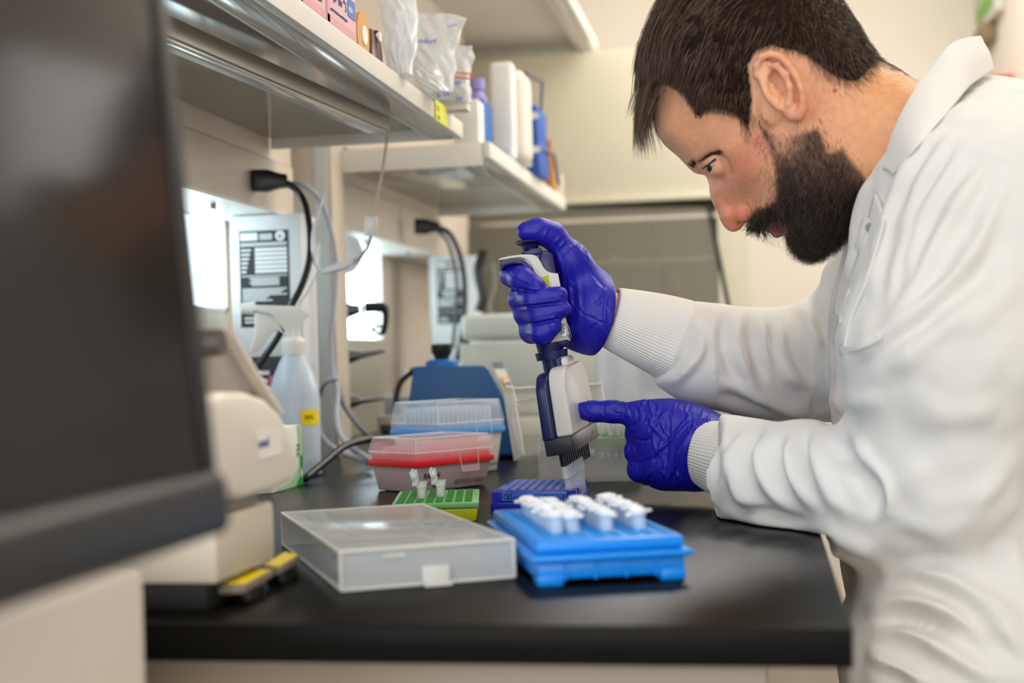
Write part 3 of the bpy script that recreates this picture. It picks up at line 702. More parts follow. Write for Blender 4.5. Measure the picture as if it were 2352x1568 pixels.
# long folds from the collar down the chest and over the near shoulder
for pts, a, w in [
 ([(2240,240),(2130,330),(2060,440),(2020,560),(2000,700)], 0.006, 13), ([(2235,262),(2160,350),(2100,470),(2062,600),(2040,720)], 0.006, 13),
 ([(2225,300),(2190,380),(2120,500),(2085,640),(2060,720)], 0.005, 12), ([(2300,350),(2240,410),(2150,560),(2085,690),(2000,760)], 0.007, 15),
 ([(2310,390),(2285,470),(2215,610),(2100,720),(1990,800),(1930,860)], 0.008, 17), ([(2190,345),(2140,420),(2080,520),(2050,640)], -0.003, 10),
 ([(2350,385),(2280,352),(2210,345)], 0.0025, 7), ([(2352,600),(2280,700),(2180,780)], 0.004, 30),
 ([(2330,520),(2240,640),(2150,720),(2040,790)], -0.005, 22), ([(2250,640),(2150,760),(2020,860),(1935,900)], 0.004, 26)]: f(pts, a, w, None)
# crook of the near elbow and the forearm sleeve
for pts, a, w in [
 ([(1900,905),(1960,925),(2030,905)], 0.005, 22), ([(1905,985),(1935,1040),(1985,1090),(2015,1150),(1990,1190)], -0.010, 24),
 ([(1945,985),(1985,1050),(2030,1110),(2035,1170),(1990,1195)], 0.007, 15), ([(1875,985),(1880,1060),(1905,1130),(1960,1190)], 0.007, 20),
 ([(1825,990),(1815,1050),(1840,1120),(1890,1180)], 0.008, 16), ([(1850,985),(1848,1060),(1872,1130)], -0.006, 13),
 ([(1770,990),(1745,1050),(1770,1120),(1840,1180)], 0.008, 16), ([(1800,1000),(1785,1060),(1808,1140)], -0.006, 13),
 ([(1722,985),(1685,1050),(1700,1130),(1760,1185)], 0.009, 15), ([(1752,985),(1718,1050),(1733,1130)], -0.006, 12), ([(1655,990),(1668,1060),(1655,1150)], 0.005, 12),
 ([(1655,1172),(1740,1195),(1830,1205),(1900,1215)], 0.006, 12), ([(1700,1160),(1800,1188),(1880,1210)], -0.006, 10),
 ([(1880,1215),(1950,1250),(2020,1270)], 0.004, 16), ([(2120,930),(2200,960),(2300,940)], 0.003, 30), ([(2060,1190),(2160,1220),(2230,1190)], 0.003, 20),
 ([(2140,1060),(2060,1120),(2040,1200)], 0.003, 25), ([(2352,1010),(2300,1100),(2220,1180)], 0.003, 22)]: f(pts, a, w, (1.0, 1.42))
# far sleeve
for pts, a, w in [
 ([(1640,700),(1636,780),(1640,870),(1650,940)], 0.0035, 7), ([(1600,725),(1612,800),(1575,850),(1540,885)], 0.006, 12), ([(1590,770),(1560,830),(1520,870)], -0.005, 12),
 ([(1690,718),(1690,790),(1720,870),(1760,920)], 0.007, 13), ([(1665,720),(1662,800),(1690,880)], -0.005, 12), ([(1745,720),(1755,790),(1790,850),(1850,900)], 0.007, 14),
 ([(1722,722),(1728,800),(1765,880)], -0.006, 13), ([(1790,735),(1790,800),(1815,860),(1870,890)], 0.007, 13), ([(1770,740),(1772,810),(1800,880)], -0.005, 11),
 ([(1645,880),(1690,885),(1740,915),(1820,945),(1880,950)], 0.006, 14), ([(1650,900),(1700,925),(1780,950)], -0.006, 12), ([(1840,690),(1860,760),(1885,820)], 0.006, 14), ([(1860,670),(1885,740),(1900,800)], -0.005, 12),
 ([(1900,600),(1910,680),(1925,760)], 0.005, 14)]: f(pts, a, w, (1.42, 1.8))
# lap and skirt
for pts, a, w in [
 ([(1985,1405),(2060,1385),(2160,1395),(2260,1440),(2352,1500)], 0.012, 24), ([(2000,1455),(2080,1450),(2180,1500),(2300,1568)], 0.010, 20), ([(2010,1430),(2100,1420),(2200,1462)], -0.008, 16),
 ([(2080,1330),(2180,1375),(2270,1450),(2352,1540)], -0.010, 18), ([(1990,1500),(2060,1530),(2140,1568)], 0.010, 16), ([(2060,1300),(2200,1350),(2352,1440)], 0.010, 26), ([(2350,1130),(2320,1250),(2352,1350)], 0.006, 24),
 ([(2240,1290),(2300,1240),(2340,1160)], -0.005, 22)]: f(pts, a, w, None)
SC_.V = relax(SC_.V, QC, 1, 0.4)
VC = SC_.V
# broad soft unevenness of worn cloth
_m = VC[:, 0] < 0.056; VC[_m, 2] = np.where(VC[_m, 2] > 0.80, np.maximum(VC[_m, 2], 0.9015), VC[_m, 2])
lv = rng.normal(size=len(VC)); lv = relax(np.stack([lv]*3, 1), QC, 14, 0.9)[:, 0]; lv /= lv.std(); VC = VC+normals(VC, QC)*(0.0010*lv*~_m)[:, None]
def make_coat(parent):
    coat = raw_mesh('lab_coat', VC, QC, m_coat, parent, 180)
    sb_ = coat.modifiers.new('smooth', 'SUBSURF'); sb_.levels = 1; sb_.render_levels = 1
    # collar: a folded band around the neck
    cb_ = BVHTree.FromPolygons([tuple(v) for v in VC], [tuple(int(i) for i in q) for q in QC])
    def oc(px, py, d, off=0.005):
        v = Dv(px, py); L_ = np.linalg.norm(v); h = cb_.ray_cast(Vector(EYE), Vector(v/L_))
        if h[0] is not None and h[3]/L_ < d+0.12: d = min(d, h[3]/L_-off)
        return P(px, py, d)
    mids = [(2252,86,1.335,(2283,160,1.30)), (2216,92,1.30,(2252,180,1.26)), (2183,107,1.27,(2226,200,1.22)), (2139,161,1.24,(2190,244,1.19)), (2094,223,1.21,(2146,294,1.17)), (2055,300,1.19,(2100,345,1.16)), (2027,388,1.18,(2050,402,1.16))]
    V = []; n = len(mids); rows = []
    top = spline([P(a, b, d) for a, b, d, e in mids], 8); low = spline([oc(*e) for a, b, d, e in mids], 8)
    mid_ = [(a+b)/2-FW*0.006+nrm(b-a)*0 for a, b in zip(top, low)]
    inn_ = [a+RT*0.012-UP*0.016+FW*0.012 for a in top]
    N_ = len(top); K = 7
    for i in range(N_):
        ctrl = spline([inn_[i], top[i]+RT*0.003-UP*0.001+FW*0.003, top[i], mid_[i], low[i]], 4)
        rows.append(ctrl)
    K = len(rows[0]); V = np.array(rows).reshape(-1, 3); Q = np.array([(i*K+j, i*K+j+1, (i+1)*K+j+1, (i+1)*K+j) for i in range(N_-1) for j in range(K-1)])
    c = raw_mesh('collar', V, Q, m_coat, coat, 180); s = c.modifiers.new('t', 'SOLIDIFY'); s.thickness = 0.0022; s.offset = 0
    s = c.modifiers.new('s', 'SUBSURF'); s.levels = 1; s.render_levels = 2
    # far half of the collar behind the neck and the front opening edge
    def strip(name, A, B, th=0.0018, par=coat, bow=0.003):
        A = spline([oc(*q, 0.003) for q in A], 8); B = spline([oc(*q, 0.003) for q in B], 8); rows = [spline([a, (a+b)/2-FW*bow, b], 4) for a, b in zip(A, B)]
        K = len(rows[0]); V = np.array(rows).reshape(-1, 3); Q = np.array([(i*K+j, i*K+j+1, (i+1)*K+j+1, (i+1)*K+j) for i in range(len(A)-1) for j in range(K-1)])
        o = raw_mesh(name, V, Q, m_coat, par, 180); s = o.modifiers.new('t', 'SOLIDIFY'); s.thickness = th; s.offset = 0; return o
    oc_ = oc; oc = lambda px, py, d, off=0: P(px, py, d)
    strip('collar', [(2250,90,1.34),(2200,120,1.39),(2120,230,1.42),(2050,360,1.42),(1995,480,1.38)], [(2275,150,1.34),(2235,200,1.40),(2170,300,1.43),(2080,420,1.43),(1985,560,1.385)])
    oc = oc_
    strip('placket', [(2010,440,1.318),(1985,545,1.305),(1958,625,1.27),(1932,700,1.235),(1915,790,1.225)], [(2032,505,1.30),(2010,585,1.275),(1985,660,1.245),(1955,730,1.215),(1940,800,1.205)])
    strip('placket', [(1985,500,1.34),(1965,560,1.33),(1930,640,1.31),(1915,720,1.29)], [(2003,505,1.325),(1985,580,1.31),(1955,660,1.28),(1930,740,1.25)])
    pb = oc(1999, 523, 1.298, 0.005); q = MB(); q.cyl(pb, pb-FW*0.003, 0.0042, n=20); q.cyl(pb-FW*0.003, pb-FW*0.0042, 0.0026, n=16); q.build('snap_button', mat('snap_metal', '#8f959c', 0.25, metal=0.9), coat)
    # chest pocket top edge
    strip('pocket_edge', [(1927,800,1.195),(1970,790,1.17),(2022,770,1.135)], [(1933,815,1.193),(1975,803,1.167),(2024,783,1.132)], 0.0015, coat, 0.001)
    # knit cuffs
    def cuff(C0, ax0, r0, C1, ax1, r1, bulge, ribs=78, amp=0.00055, e0=1.0):
        n = ribs*4; rows = 26; V = []
        ax0 = nrm(ax0); ax1 = nrm(ax1)
        for i in range(rows+1):
            t = i/rows; c = C0*(1-t)+C1*t; a = nrm(ax0*(1-t)+ax1*t); r = r0*(1-t)+r1*t+bulge*math.sin(math.pi*t)
            if i == 0: r -= 0.0012
            u = nrm(UP-a*(UP@a)); v = np.cross(a, u); th = 2*np.pi*np.arange(n)/n
            am = amp*(1-0.3*t); zig = 0.5*math.sin(i*1.3)*(t > 0.55)
            rr_ = r+am*np.cos(ribs*th+zig)+0.0012*np.sin(5*th+3*t)*t
            V.append(c+np.outer(rr_*np.cos(th), u)+np.outer(rr_*np.sin(th), v))
        V.append(C0+ax0*0.006+(V[0]-C0)*0.93)
        V = np.concatenate(V); Q = [(i*n+k, i*n+(k+1) % n, (i+1)*n+(k+1) % n, (i+1)*n+k) for i in range(rows) for k in range(n)]
        L_ = (rows+1)*n; Q += [(L_+k, L_+(k+1) % n, (k+1) % n, k) for k in range(n)]
        Q = np.array(Q); return raw_mesh('knit_cuff', V, orient(V, Q), m_knit, coat, 180)
    e1 = P(1610, 812, 1.515)
    cuff(P(1398, 726, 1.497), RT*0.947-UP*0.32+FW*0.14, 0.0318, P(1556, 782, 1.506), RT*0.93-UP*0.37+FW*0.12, 0.0460, 0.001)
    a_ = P(2010, 1130, 1.20)-P(1640, 1040, 1.42)
    cuff(P(1614, 1040, 1.424), RT*0.80-FW*0.6-UP*0.1, 0.0325, P(1688, 1066, 1.365), RT-FW*0.3-UP*0.1, 0.0400, 0.0005, 66)
    return coat

def glove(name, field, folds, parent, smooth=2):
    V, Q = field.mesh(); V = relax(V, Q, smooth, 0.5); Q = orient(V, Q); s = Sculpt(V, Q)
    for pts, a, w in folds: s.fold(pts, a, w, None, True, 0.3)
    return raw_mesh(name, s.V, Q, m_glove, parent, 180)
def rnd_folds(n, region, ang, L, amp, w, seed):
    r = np.random.default_rng(seed); out = []
    while len(out) < n:
        x = r.uniform(region[0], region[2]); y = r.uniform(region[1], region[3]); a = ang(x, y)+r.normal()*0.35; l = L*r.uniform(0.5, 1.3)
        dx, dy = math.cos(a)*l/2, math.sin(a)*l/2; b = r.normal()*l*0.12
        out.append(([(x-dx, y-dy), (x-dy*0.0+b*math.sin(a), y-b*math.cos(a)), (x+dx, y+dy)], amp*r.choice([1, 1, -0.8])*r.uniform(0.5, 1.2), w*r.uniform(0.7, 1.4)))
    return out
def make_gloves(parent):
    H = 0.0012
    c0 = P(1290, 650, 1.475)
    F = Field(np.min([P(1120, 480, 1.42), P(1120, 820, 1.56), P(1430, 480, 1.42), P(1430, 820, 1.56)], 0)-[0.005, 0.01, 0.005], np.max([P(1120, 480, 1.42), P(1120, 820, 1.56), P(1430, 480, 1.56), P(1430, 820, 1.42)], 0)+[0.005, 0.01, 0.005], H)
    F.chain([P(1330, 650, 1.512), P(1345, 730, 1.508), P(1340, 762, 1.506)], [0.018, 0.022, 0.016], k=0.02)
    F.chain([P(1352, 655, 1.497), P(1366, 700, 1.497), P(1372, 738, 1.497), P(1352, 766, 1.5)], [0.0185, 0.027, 0.026, 0.0155], k=0.02)
    F.chain([P(1372, 718, 1.497), P(1384, 724, 1.497), P(1425, 736, 1.50)], [0.028, 0.0325, 0.0325], k=0.02)
    F.chain([P(1300, 650, 1.520), P(1310, 760, 1.515)], [0.014, 0.014], k=0.02)
    F.chain([P(1352, 655, 1.495), P(1312, 596, 1.487), P(1270, 541, 1.478), P(1238, 530, 1.473), P(1209, 531, 1.470)], [0.019, 0.0165, 0.0122, 0.0118, 0.0102], k=0.010)
    F.chain([P(1320, 610, 1.492), P(1300, 680, 1.505)], [0.013, 0.014], k=0.016)
    a0 = P(1383, 723, 1.497); adir = nrm(RT*0.98-UP*0.195+FW*0.27)
    gxx = F.ax[0][:, None, None]*adir[0]+F.ax[1][None, :, None]*adir[1]+F.ax[2][None, None, :]*adir[2]-float(a0@adir)
    fg = [([(1300,645,1.520),(1205,625,1.500),(1177,630,1.472),(1200,641,1.449),(1234,657,1.445)], [0.012,0.0125,0.0128,0.0128,0.0090]),
          ([(1310,690,1.522),(1215,688,1.503),(1194,687,1.474),(1225,688,1.449),(1284,678,1.443)], [0.012,0.012,0.0115,0.0118,0.0094]),
          ([(1315,728,1.522),(1225,722,1.503),(1207,722,1.474),(1240,724,1.449),(1291,710,1.443)], [0.012,0.0118,0.0115,0.0116,0.0092]),
          ([(1315,762,1.518),(1240,762,1.500),(1221,760,1.474),(1245,764,1.450),(1270,750,1.445)], [0.011,0.0115,0.0122,0.0118,0.0092])]
    for p, r in fg: F.chain([P(*q) for q in p], r, k=0.0012, k2=0.006)
    F.f = np.maximum(F.f, gxx.astype(np.float32))
    fo = [([(1152,648),(1175,662),(1215,669),(1250,672)], -0.0034, 3.4), ([(1180,703),(1210,705),(1250,700),(1298,694)], -0.0034, 3.2), ([(1205,742),(1230,744),(1262,737),(1298,730)], -0.0034, 3.2), ([(1290,545),(1315,580),(1340,630)], 0.0009, 4), ([(1268,560),(1290,610),(1300,680)], 0.0009, 4), ([(1300,600),(1310,680),(1312,760)], 0.0008, 4), ([(1325,620),(1330,700),(1328,770)], 0.0009, 5),
          ([(1345,625),(1372,655),(1392,672)], 0.0012, 4), ([(1392,655),(1380,690),(1360,700)], 0.0012, 4), ([(1398,668),(1388,712),(1395,750)], 0.001, 3.5), ([(1340,720),(1370,735),(1392,745)], -0.0008, 3), ([(1345,760),(1365,740),(1388,730)], 0.0008, 3),
          ([(1310,540),(1280,575)], 0.0008, 3), ([(1300,530),(1270,562)], 0.0008, 3), ([(1318,560),(1290,590)], 0.0008, 3), ([(1250,515),(1225,540)], 0.0007, 3), ([(1262,520),(1243,556)], 0.0008, 3), ([(1228,640),(1226,668)], -0.0008, 2.5), ([(1165,612),(1195,640),(1230,650)], 0.0006, 3), ([(1275,668),(1300,682)], 0.0006, 3), ([(1290,700),(1305,712)], 0.0006, 3)]
    fo += rnd_folds(34, (1275, 540, 1400, 790), lambda x, y: 1.35, 60, 0.0006, 2.6, 3) + rnd_folds(22, (1160, 600, 1300, 780), lambda x, y: 0.2+0.004*(x-1230), 32, 0.0004, 2.2, 4)
    o = glove('glove', F, fo, parent)
    # rolled rim
    u = nrm(UP-adir*(UP@adir)); v = np.cross(adir, u); pts = []
    for k in range(41):
        th = 2*math.pi*k/40; r = 0.0328+0.0012*math.sin(3*th); pts.append(a0+adir*(0.0015*math.sin(2*th))+u*r*math.cos(th)+v*r*0.92*math.sin(th))
    V = []; 
    rows = [[c+(c-a0)*s_+adir*t_ for c in pts[:-1]] for s_, t_ in ((-0.10, -0.012), (-0.01, -0.007), (0.03, -0.003), (0.035, 0.0005), (0.02, 0.0016), (-0.01, 0.001), (-0.05, -0.003))]
    n = 40; V = np.array(rows).reshape(-1, 3); Q = np.array([(i*n+k, i*n+(k+1) % n, (i+1)*n+(k+1) % n, (i+1)*n+k) for i in range(len(rows)-1) for k in range(n)])
    raw_mesh('glove_rim', V, Q, m_glove, o, 180)
    # left hand
    F = Field(np.min([P(1300, 880, 1.40), P(1300, 1150, 1.53), P(1690, 880, 1.40), P(1690, 1150, 1.53)], 0)-[0.01, 0.01, 0.01], np.max([P(1300, 880, 1.40), P(1300, 1150, 1.53), P(1690, 880, 1.53), P(1690, 1150, 1.40)], 0)+[0.01, 0.01, 0.01], H)
    F.chain([P(1337, 943, 1.462), P(1365, 944, 1.459), P(1405, 945, 1.455), P(1470, 950, 1.450), P(1530, 972, 1.448)], [0.0090, 0.0100, 0.0105, 0.0118, 0.020], k=0.008)
    F.chain([P(1530, 975, 1.450), P(1585, 1000, 1.445), P(1625, 1035, 1.430), P(1650, 1046, 1.420)], [0.024, 0.0285, 0.0325, 0.0325], k=0.02)
    F.chain([P(1500, 1000, 1.452), P(1530, 1060, 1.452), P(1590, 1072, 1.440)], [0.022, 0.0255, 0.022], k=0.02)
    for p, r in [([(1515,985,1.440),(1462,996,1.458),(1480,1012,1.490),(1530,1010,1.497)], [0.014,0.0108,0.011,0.010]),
                 ([(1520,1025,1.437),(1462,1036,1.456),(1480,1050,1.488),(1530,1045,1.495)], [0.015,0.0118,0.011,0.010]),
                 ([(1525,1068,1.438),(1470,1078,1.454),(1488,1088,1.482),(1530,1080,1.49)], [0.016,0.0125,0.011,0.010]),
                 ([(1600,990,1.470),(1540,965,1.490),(1480,975,1.498)], [0.018,0.013,0.010])]: F.chain([P(*q) for q in p], r, k=0.005, k2=0.006)
    fo = [([(1448,935),(1460,950),(1455,968)], 0.001, 2.5), ([(1460,928),(1475,948),(1468,975)], 0.0012, 3), ([(1432,926),(1442,945),(1436,966)], 0.0009, 2.5), ([(1418,926),(1426,946),(1418,966)], 0.0007, 2.5),
          ([(1480,930),(1500,960),(1470,1010)], 0.0012, 4), ([(1545,930),(1500,980),(1462,1040)], 0.0014, 4), ([(1590,940),(1550,1000),(1480,1060)], 0.0015, 4.5), ([(1620,955),(1575,1010),(1545,1080)], 0.0017, 5), ([(1640,965),(1600,1000),(1580,1050),(1575,1105)], 0.0020, 5),
          ([(1600,945),(1560,985),(1530,1010)], 0.0014, 4), ([(1640,962),(1590,965),(1560,985)], 0.0016, 4), ([(1560,1010),(1555,1060),(1530,1110)], 0.0016, 4.5), ([(1535,1000),(1530,1050),(1510,1100)], -0.0013, 4), ([(1500,1040),(1495,1080),(1480,1105)], 0.0012, 4), ([(1585,1060),(1600,1090),(1620,1112)], 0.0016, 4.5), ([(1550,1080),(1560,1100),(1555,1116)], 0.002, 4),
          ([(1445,1000),(1475,1012),(1500,1005)], -0.0012, 3), ([(1442,1058),(1470,1062),(1500,1050)], -0.0014, 3)]
    fo += rnd_folds(60, (1450, 925, 1640, 1110), lambda x, y: 1.95-(x-1450)*0.002, 60, 0.0011, 3.0, 11)+rnd_folds(30, (1325, 925, 1460, 965), lambda x, y: 1.2+0.9*math.sin(x*0.07), 26, 0.0007, 2.2, 12)
    glove('glove', F, fo, parent)
# ================================================================ the person: skin, eye, hair
from mathutils.kdtree import KDTree
from mathutils.bvhtree import BVHTree
NH = normals(Vw, Qh)
bvh = BVHTree.FromPolygons([tuple(v) for v in Vw], [tuple(int(i) for i in q) for q in Qh])
m_hair = mat('dark_brown_hair', '#4a3526', 0.42, spec=0.5, var=0.35, vscale=120)
m_beard = mat('beard_hair', '#33241a', 0.45, spec=0.5, var=0.35, vscale=150)
def strands(name, roots, nrmls, dirfn, length, width, steps, hfn, material, parent, free=None, jit=0.25, curl=0.0, stop=None):
    """grow ribbons of hair; hfn(t,i) = height over the skin along the strand"""
    V = []; F = []; n = len(roots)
    for i in range(n):
        p = Vector(roots[i]); nr = Vector(nrmls[i]); L_ = length[i]; st = L_/steps
        w = width*(0.6+0.8*rng.random()); tgt = nrm(rng.normal(size=3)); j = rng.normal(size=3)*jit
        cv = rng.normal()*curl
        pts = [p.copy()]; isfree = False; d = None; base = p.copy()
        for k in range(1, steps+1):
            dd = dirfn(base, i); dd = Vector(dd)+Vector(j*(0.4+0.6*k/steps)); dd = dd-nr*dd.dot(nr) if not isfree else dd
            if curl: dd = dd+dd.cross(nr)*cv*(k/steps)
            dd.normalize()
            if d is not None: dd = (dd*0.6+d*0.4).normalized()
            d = dd
            if not isfree:
                q = base+dd*st
                loc, nn_, _, dist = bvh.find_nearest(q)
                if free is not None and free(loc): isfree = True; nr = nn_; pp = pts[-1]+dd*st
                else: base = loc; nr = nn_; pp = loc+nn_*hfn(k/steps, i)
            else:
                dd = Vector(free_dir(pts[-1], i))+Vector(j*0.6); dd.normalize(); d = (d*0.5+dd*0.5).normalized(); pp = pts[-1]+d*st
            pts.append(pp)
        if len(pts) < 3: continue
        b = len(V); N_ = len(pts)
        for k, q in enumerate(pts):
            t = (pts[min(k+1, N_-1)]-pts[max(k-1, 0)]); sd = t.cross(Vector(tgt)); 
            if sd.length < 1e-9: sd = Vector((1, 0, 0))
            sd.normalize(); wk = w*(1-0.85*(k/(N_-1))**1.5)
            V.append(q-sd*wk); V.append(q+sd*wk)
        for k in range(N_-1): F.append((b+2*k, b+2*k+1, b+2*k+3, b+2*k+2))
    o = raw_mesh(name, np.array([tuple(v) for v in V]), np.array(F), material, parent, 180)
    return o
def sample(maskw, count):
    """random points on the head, weight per vertex"""
    fw_ = maskw[Qh].mean(1); A_ = np.linalg.norm(np.cross(Vw[Qh[:, 2]]-Vw[Qh[:, 0]], Vw[Qh[:, 3]]-Vw[Qh[:, 1]]), axis=1)/2
    pr = fw_*A_; pr = pr/pr.sum(); f = rng.choice(len(Qh), count, p=pr); u, v = rng.random(count), rng.random(count)
    q = Vw[Qh[f]]; p = (q[:, 0]*((1-u)*(1-v))[:, None]+q[:, 1]*(u*(1-v))[:, None]+q[:, 2]*(u*v)[:, None]+q[:, 3]*((1-u)*v)[:, None])
    return p, NH[Qh[f, 0]], f
def guides(g):
    """g: list of (px,py,dx,dy) picture directions -> field of world directions"""
    G = np.array(g, float)
    def fn(p, i):
        v = np.array(p)-HO; c_ = abs(float(v@-FWh)); q = HO+RTh*(v@RTh)+UPh*(v@UPh)-FWh*c_
        x, y, _ = proj(q); w = 1/((G[:, 0]-x)**2+(G[:, 1]-y)**2+150); dx = (w*G[:, 2]).sum(); dy = (w*G[:, 3]).sum()
        return nrm(RT*dx-UP*dy)
    return fn
VB, QB = body_mesh()
person = raw_mesh('person', np.concatenate([Vw, VB]), np.concatenate([Qh, QB+len(Vw)]), [m_skin], None); set_col(person.data, np.concatenate([col, np.tile(skin*0.97, (len(VB), 1))]))
tag(person, 'bearded man in white lab coat and blue gloves leaning over the bench', 'person')
# eye
for sg in (1, -1):
    c = wor3(mir(EC, sg)[None])[0]; gz = nrm(-0.66*RTh-0.52*UPh-0.50*sg*FWh)
    q = MB(); q.sphere(Vector(c), ER, 32)
    ey = q.build('eyeball', mat('eye_white', '#a9a3a8', 0.12), person, 180)
    q = MB(); Mx = Vector(gz).to_track_quat('Z', 'Y').to_matrix().to_4x4()
    q.lathe([(0.0054, 0.0094), (0.0044, 0.0101), (0.0022, 0.0109), (0, 0.0112)], 24, Matrix.Translation(Vector(c)) @ Mx, close=True)
    q.build('iris', mat('iris_brown', '#3a2a1c', 0.08), person, 180)
# thick base of the hair
mhs = relax(np.stack([mh]*3, 1), Qh, 4, 0.5)[:, 0]
Tm = ss(mhs, 4, 58)*(0.004+0.012*ss(1900-MX, 0, 250)*ss(240-MY, -80, 120)); 
lv = relax(np.stack([rng.random(len(Vw))]*3, 1), Qh, 8, 0.9)[:, 0]; lv = (lv-lv.mean())/lv.std()
Tm = Tm*(1+0.10*lv)
keep = (mhs[Qh] > 4).all(1); used = np.unique(Qh[keep]); rm = -np.ones(len(Vw), int); rm[used] = np.arange(len(used))
hb = raw_mesh('hair', (Vw+NH*(Tm+0.0004)[:, None])[used], rm[Qh[keep]], mat('hair_base', '#20150e', 0.8, spec=0.1), person); hb['kind'] = 'stuff'
# crown/back/side strands
gh = guides([(1500,120,-0.35,1),(1470,240,-0.15,1),(1560,180,-0.55,0.9),(1600,60,-0.75,0.75),(1700,0,-0.95,0.4),(1560,0,-0.7,0.8),(1640,160,-0.5,0.95),(1640,240,-0.25,1),(1690,220,0.0,1),(1700,290,0.25,1),(1700,120,-0.5,0.95),
             (1780,60,-0.6,0.9),(1850,80,0.1,1),(1900,120,0.45,0.9),(1960,80,0.6,0.8),(1960,170,0.55,0.8),(2030,150,0.75,0.65),(1880,20,-0.1,1),(1800,-40,-0.8,0.5)])
wt = ss(mh, 0, 10)
front = ss(1830-MX, 0, 160)*ss(230-MY, -120, 60)
def free(loc):
    x, y, d_ = proj(np.array(loc)); return x < 1512 and y > 205 and abs(((np.array(loc)-HO)@-FWh)) < 0.06
def free_dir(p, i): return RT*-0.28-UP*0.95+FW*0.05
kdm = KDTree(len(Vw)); [kdm.insert(v, i) for i, v in enumerate(Vw)]; kdm.balance()
def bare(loc):
    i = kdm.find(loc)[1]; return mh[i] < 3 and MX[i] > 1512
r1, n1_, f1 = sample(wt*(0.15+front), 15000)
fr = front[Qh[f1, 0]]; thick = Tm[Qh[f1, 0]]
L1 = 0.014+0.036*fr+0.008*rng.random(len(r1))*fr
hvar = rng.random(len(r1)); _mr = mh[Qh[f1, 0]]; L1 = np.where(MX[Qh[f1, 0]] > 1515, np.minimum(L1, np.maximum(_mr, 0)*_S*0.8+0.005), L1)
o = strands('long_hair', r1, n1_, gh, L1, 0.00022, 6, lambda t, i: thick[i]*(0.75+0.45*hvar[i])*min(1, t*3)+0.0012, m_hair, person, free, 0.16, 0.0, bare); o['kind'] = 'stuff'
r2, n2_, f2 = sample(wt*(1.05-front)*ss(MX, 1600, 1760)*ss(mh, -4, 12), 16000)
th2 = Tm[Qh[f2, 0]]; hv2 = rng.random(len(r2))
o = strands('short_hair', r2, n2_, gh, 0.006+0.006*rng.random(len(r2)), 0.00014, 3, lambda t, i: th2[i]*0.9+0.0008+0.003*t*hv2[i], m_hair, person, None, 0.35); o['kind'] = 'stuff'
# fine nape and sideburn hairs that thin out over the skin
r3, n3_, f3 = sample(np.exp(-np.maximum(-mh, 0)/12)*(mh < 4)*(MX > 1700)*((MX > 1860) | (MY > 260)), 2200)
o = strands('nape_hair', r3, n3_, gh, 0.004+0.005*rng.random(len(r3)), 0.00007, 3, lambda t, i: 0.0003+0.001*t, m_hair, person, None, 0.3); o['kind'] = 'stuff'
# fringe falling off the forehead
nf = 1100
fx = 1492+rng.random(nf)*26; fy = 120+rng.random(nf)*90; fs = rng.normal(size=nf)*2.6
rf = []; nf_ = []
for x, y, s_ in zip(fx, fy, fs):
    p = hpw(x, y, s_); loc, nn_, _, _ = bvh.find_nearest(Vector(p)); rf.append(np.array(loc+nn_*0.010)); nf_.append(np.array(nn_))
V = []; F = []
for p, nn_ in zip(rf, nf_):
    L_ = 0.03+0.03*rng.random(); cv = rng.normal()*0.2; w = 0.00022*(0.5+rng.random()); tg = nrm(rng.normal(size=3)); b = len(V)
    px_, py_, _ = proj(p); end = np.array([1448+abs(rng.normal())*22+rng.random()*20, 335+rng.random()*38-0.0])
    if rng.random() < 0.09: end = np.array([1490+rng.random()*45, 345+rng.random()*28])
    d0_ = (p-EYE)@FW; e3 = P(end[0], end[1]+0, d0_+rng.normal()*0.012)
    mid = p*0.5+e3*0.5+np.array(-RT*0.008+UP*0.004)+rng.normal(size=3)*0.0015
    L_ = min(1.0, 0.55+0.5*rng.random())
    for k in range(7):
        t = k/6*L_; q = p*(1-t)**2+mid*2*t*(1-t)+e3*t*t; dv = nrm(e3-p); sd = nrm(np.cross(dv, tg)); wk = w*(1-0.85*(k/6)**2)
        V.append(q-sd*wk); V.append(q+sd*wk)
    for k in range(6): F.append((b+2*k, b+2*k+1, b+2*k+3, b+2*k+2))
o = raw_mesh('fringe', V, F, m_hair, person); o['kind'] = 'stuff'
# beard
gb_ = guides([(1750,310,0.2,1),(1790,380,0.1,1),(1800,440,0.3,0.95),(1760,490,-0.2,1),(1735,500,-0.35,0.95),(1820,500,0.2,1),(1840,560,0.1,1),(1880,300,0.1,1),(1890,400,0,1),(1900,480,-0.1,1),(1950,400,-0.3,1),(1960,470,-0.5,0.9),(1910,560,0.1,1)])
wb = ss(mb, -4, 26)*(0.35+0.65*ss(MY, 330, 460))*(1-0.75*blob(1800, 325, 24)); wb = wb*(1-0.85*ss(ml, -2, 2))
wb = wb+0.16*np.exp(-np.maximum(-mb, 0)/10)*(mb < 0)*(MX > 1730)*(1-ss(ml, -4, 1))
wb = wb*(1-ss(MX, 1930, 1990)*0.65)
r4, n4, f4 = sample(wb, 22000)
bx, by = MX[Qh[f4, 0]], MY[Qh[f4, 0]]
Lb = (0.006+0.012*ss(by, 380, 520))*(0.6+0.8*rng.random(len(r4)))*(1-0.45*ss(1760-bx, 0, 40)); bh = 0.5+rng.random(len(r4))
lb_ = ss(by, 400, 540)
o = strands('beard', r4, n4, gb_, Lb, 0.00014, 4, lambda t, i: 0.0004+(0.0025+0.0075*lb_[i])*t*bh[i], m_beard, person, None, 0.45, 0.6); o['kind'] = 'stuff'
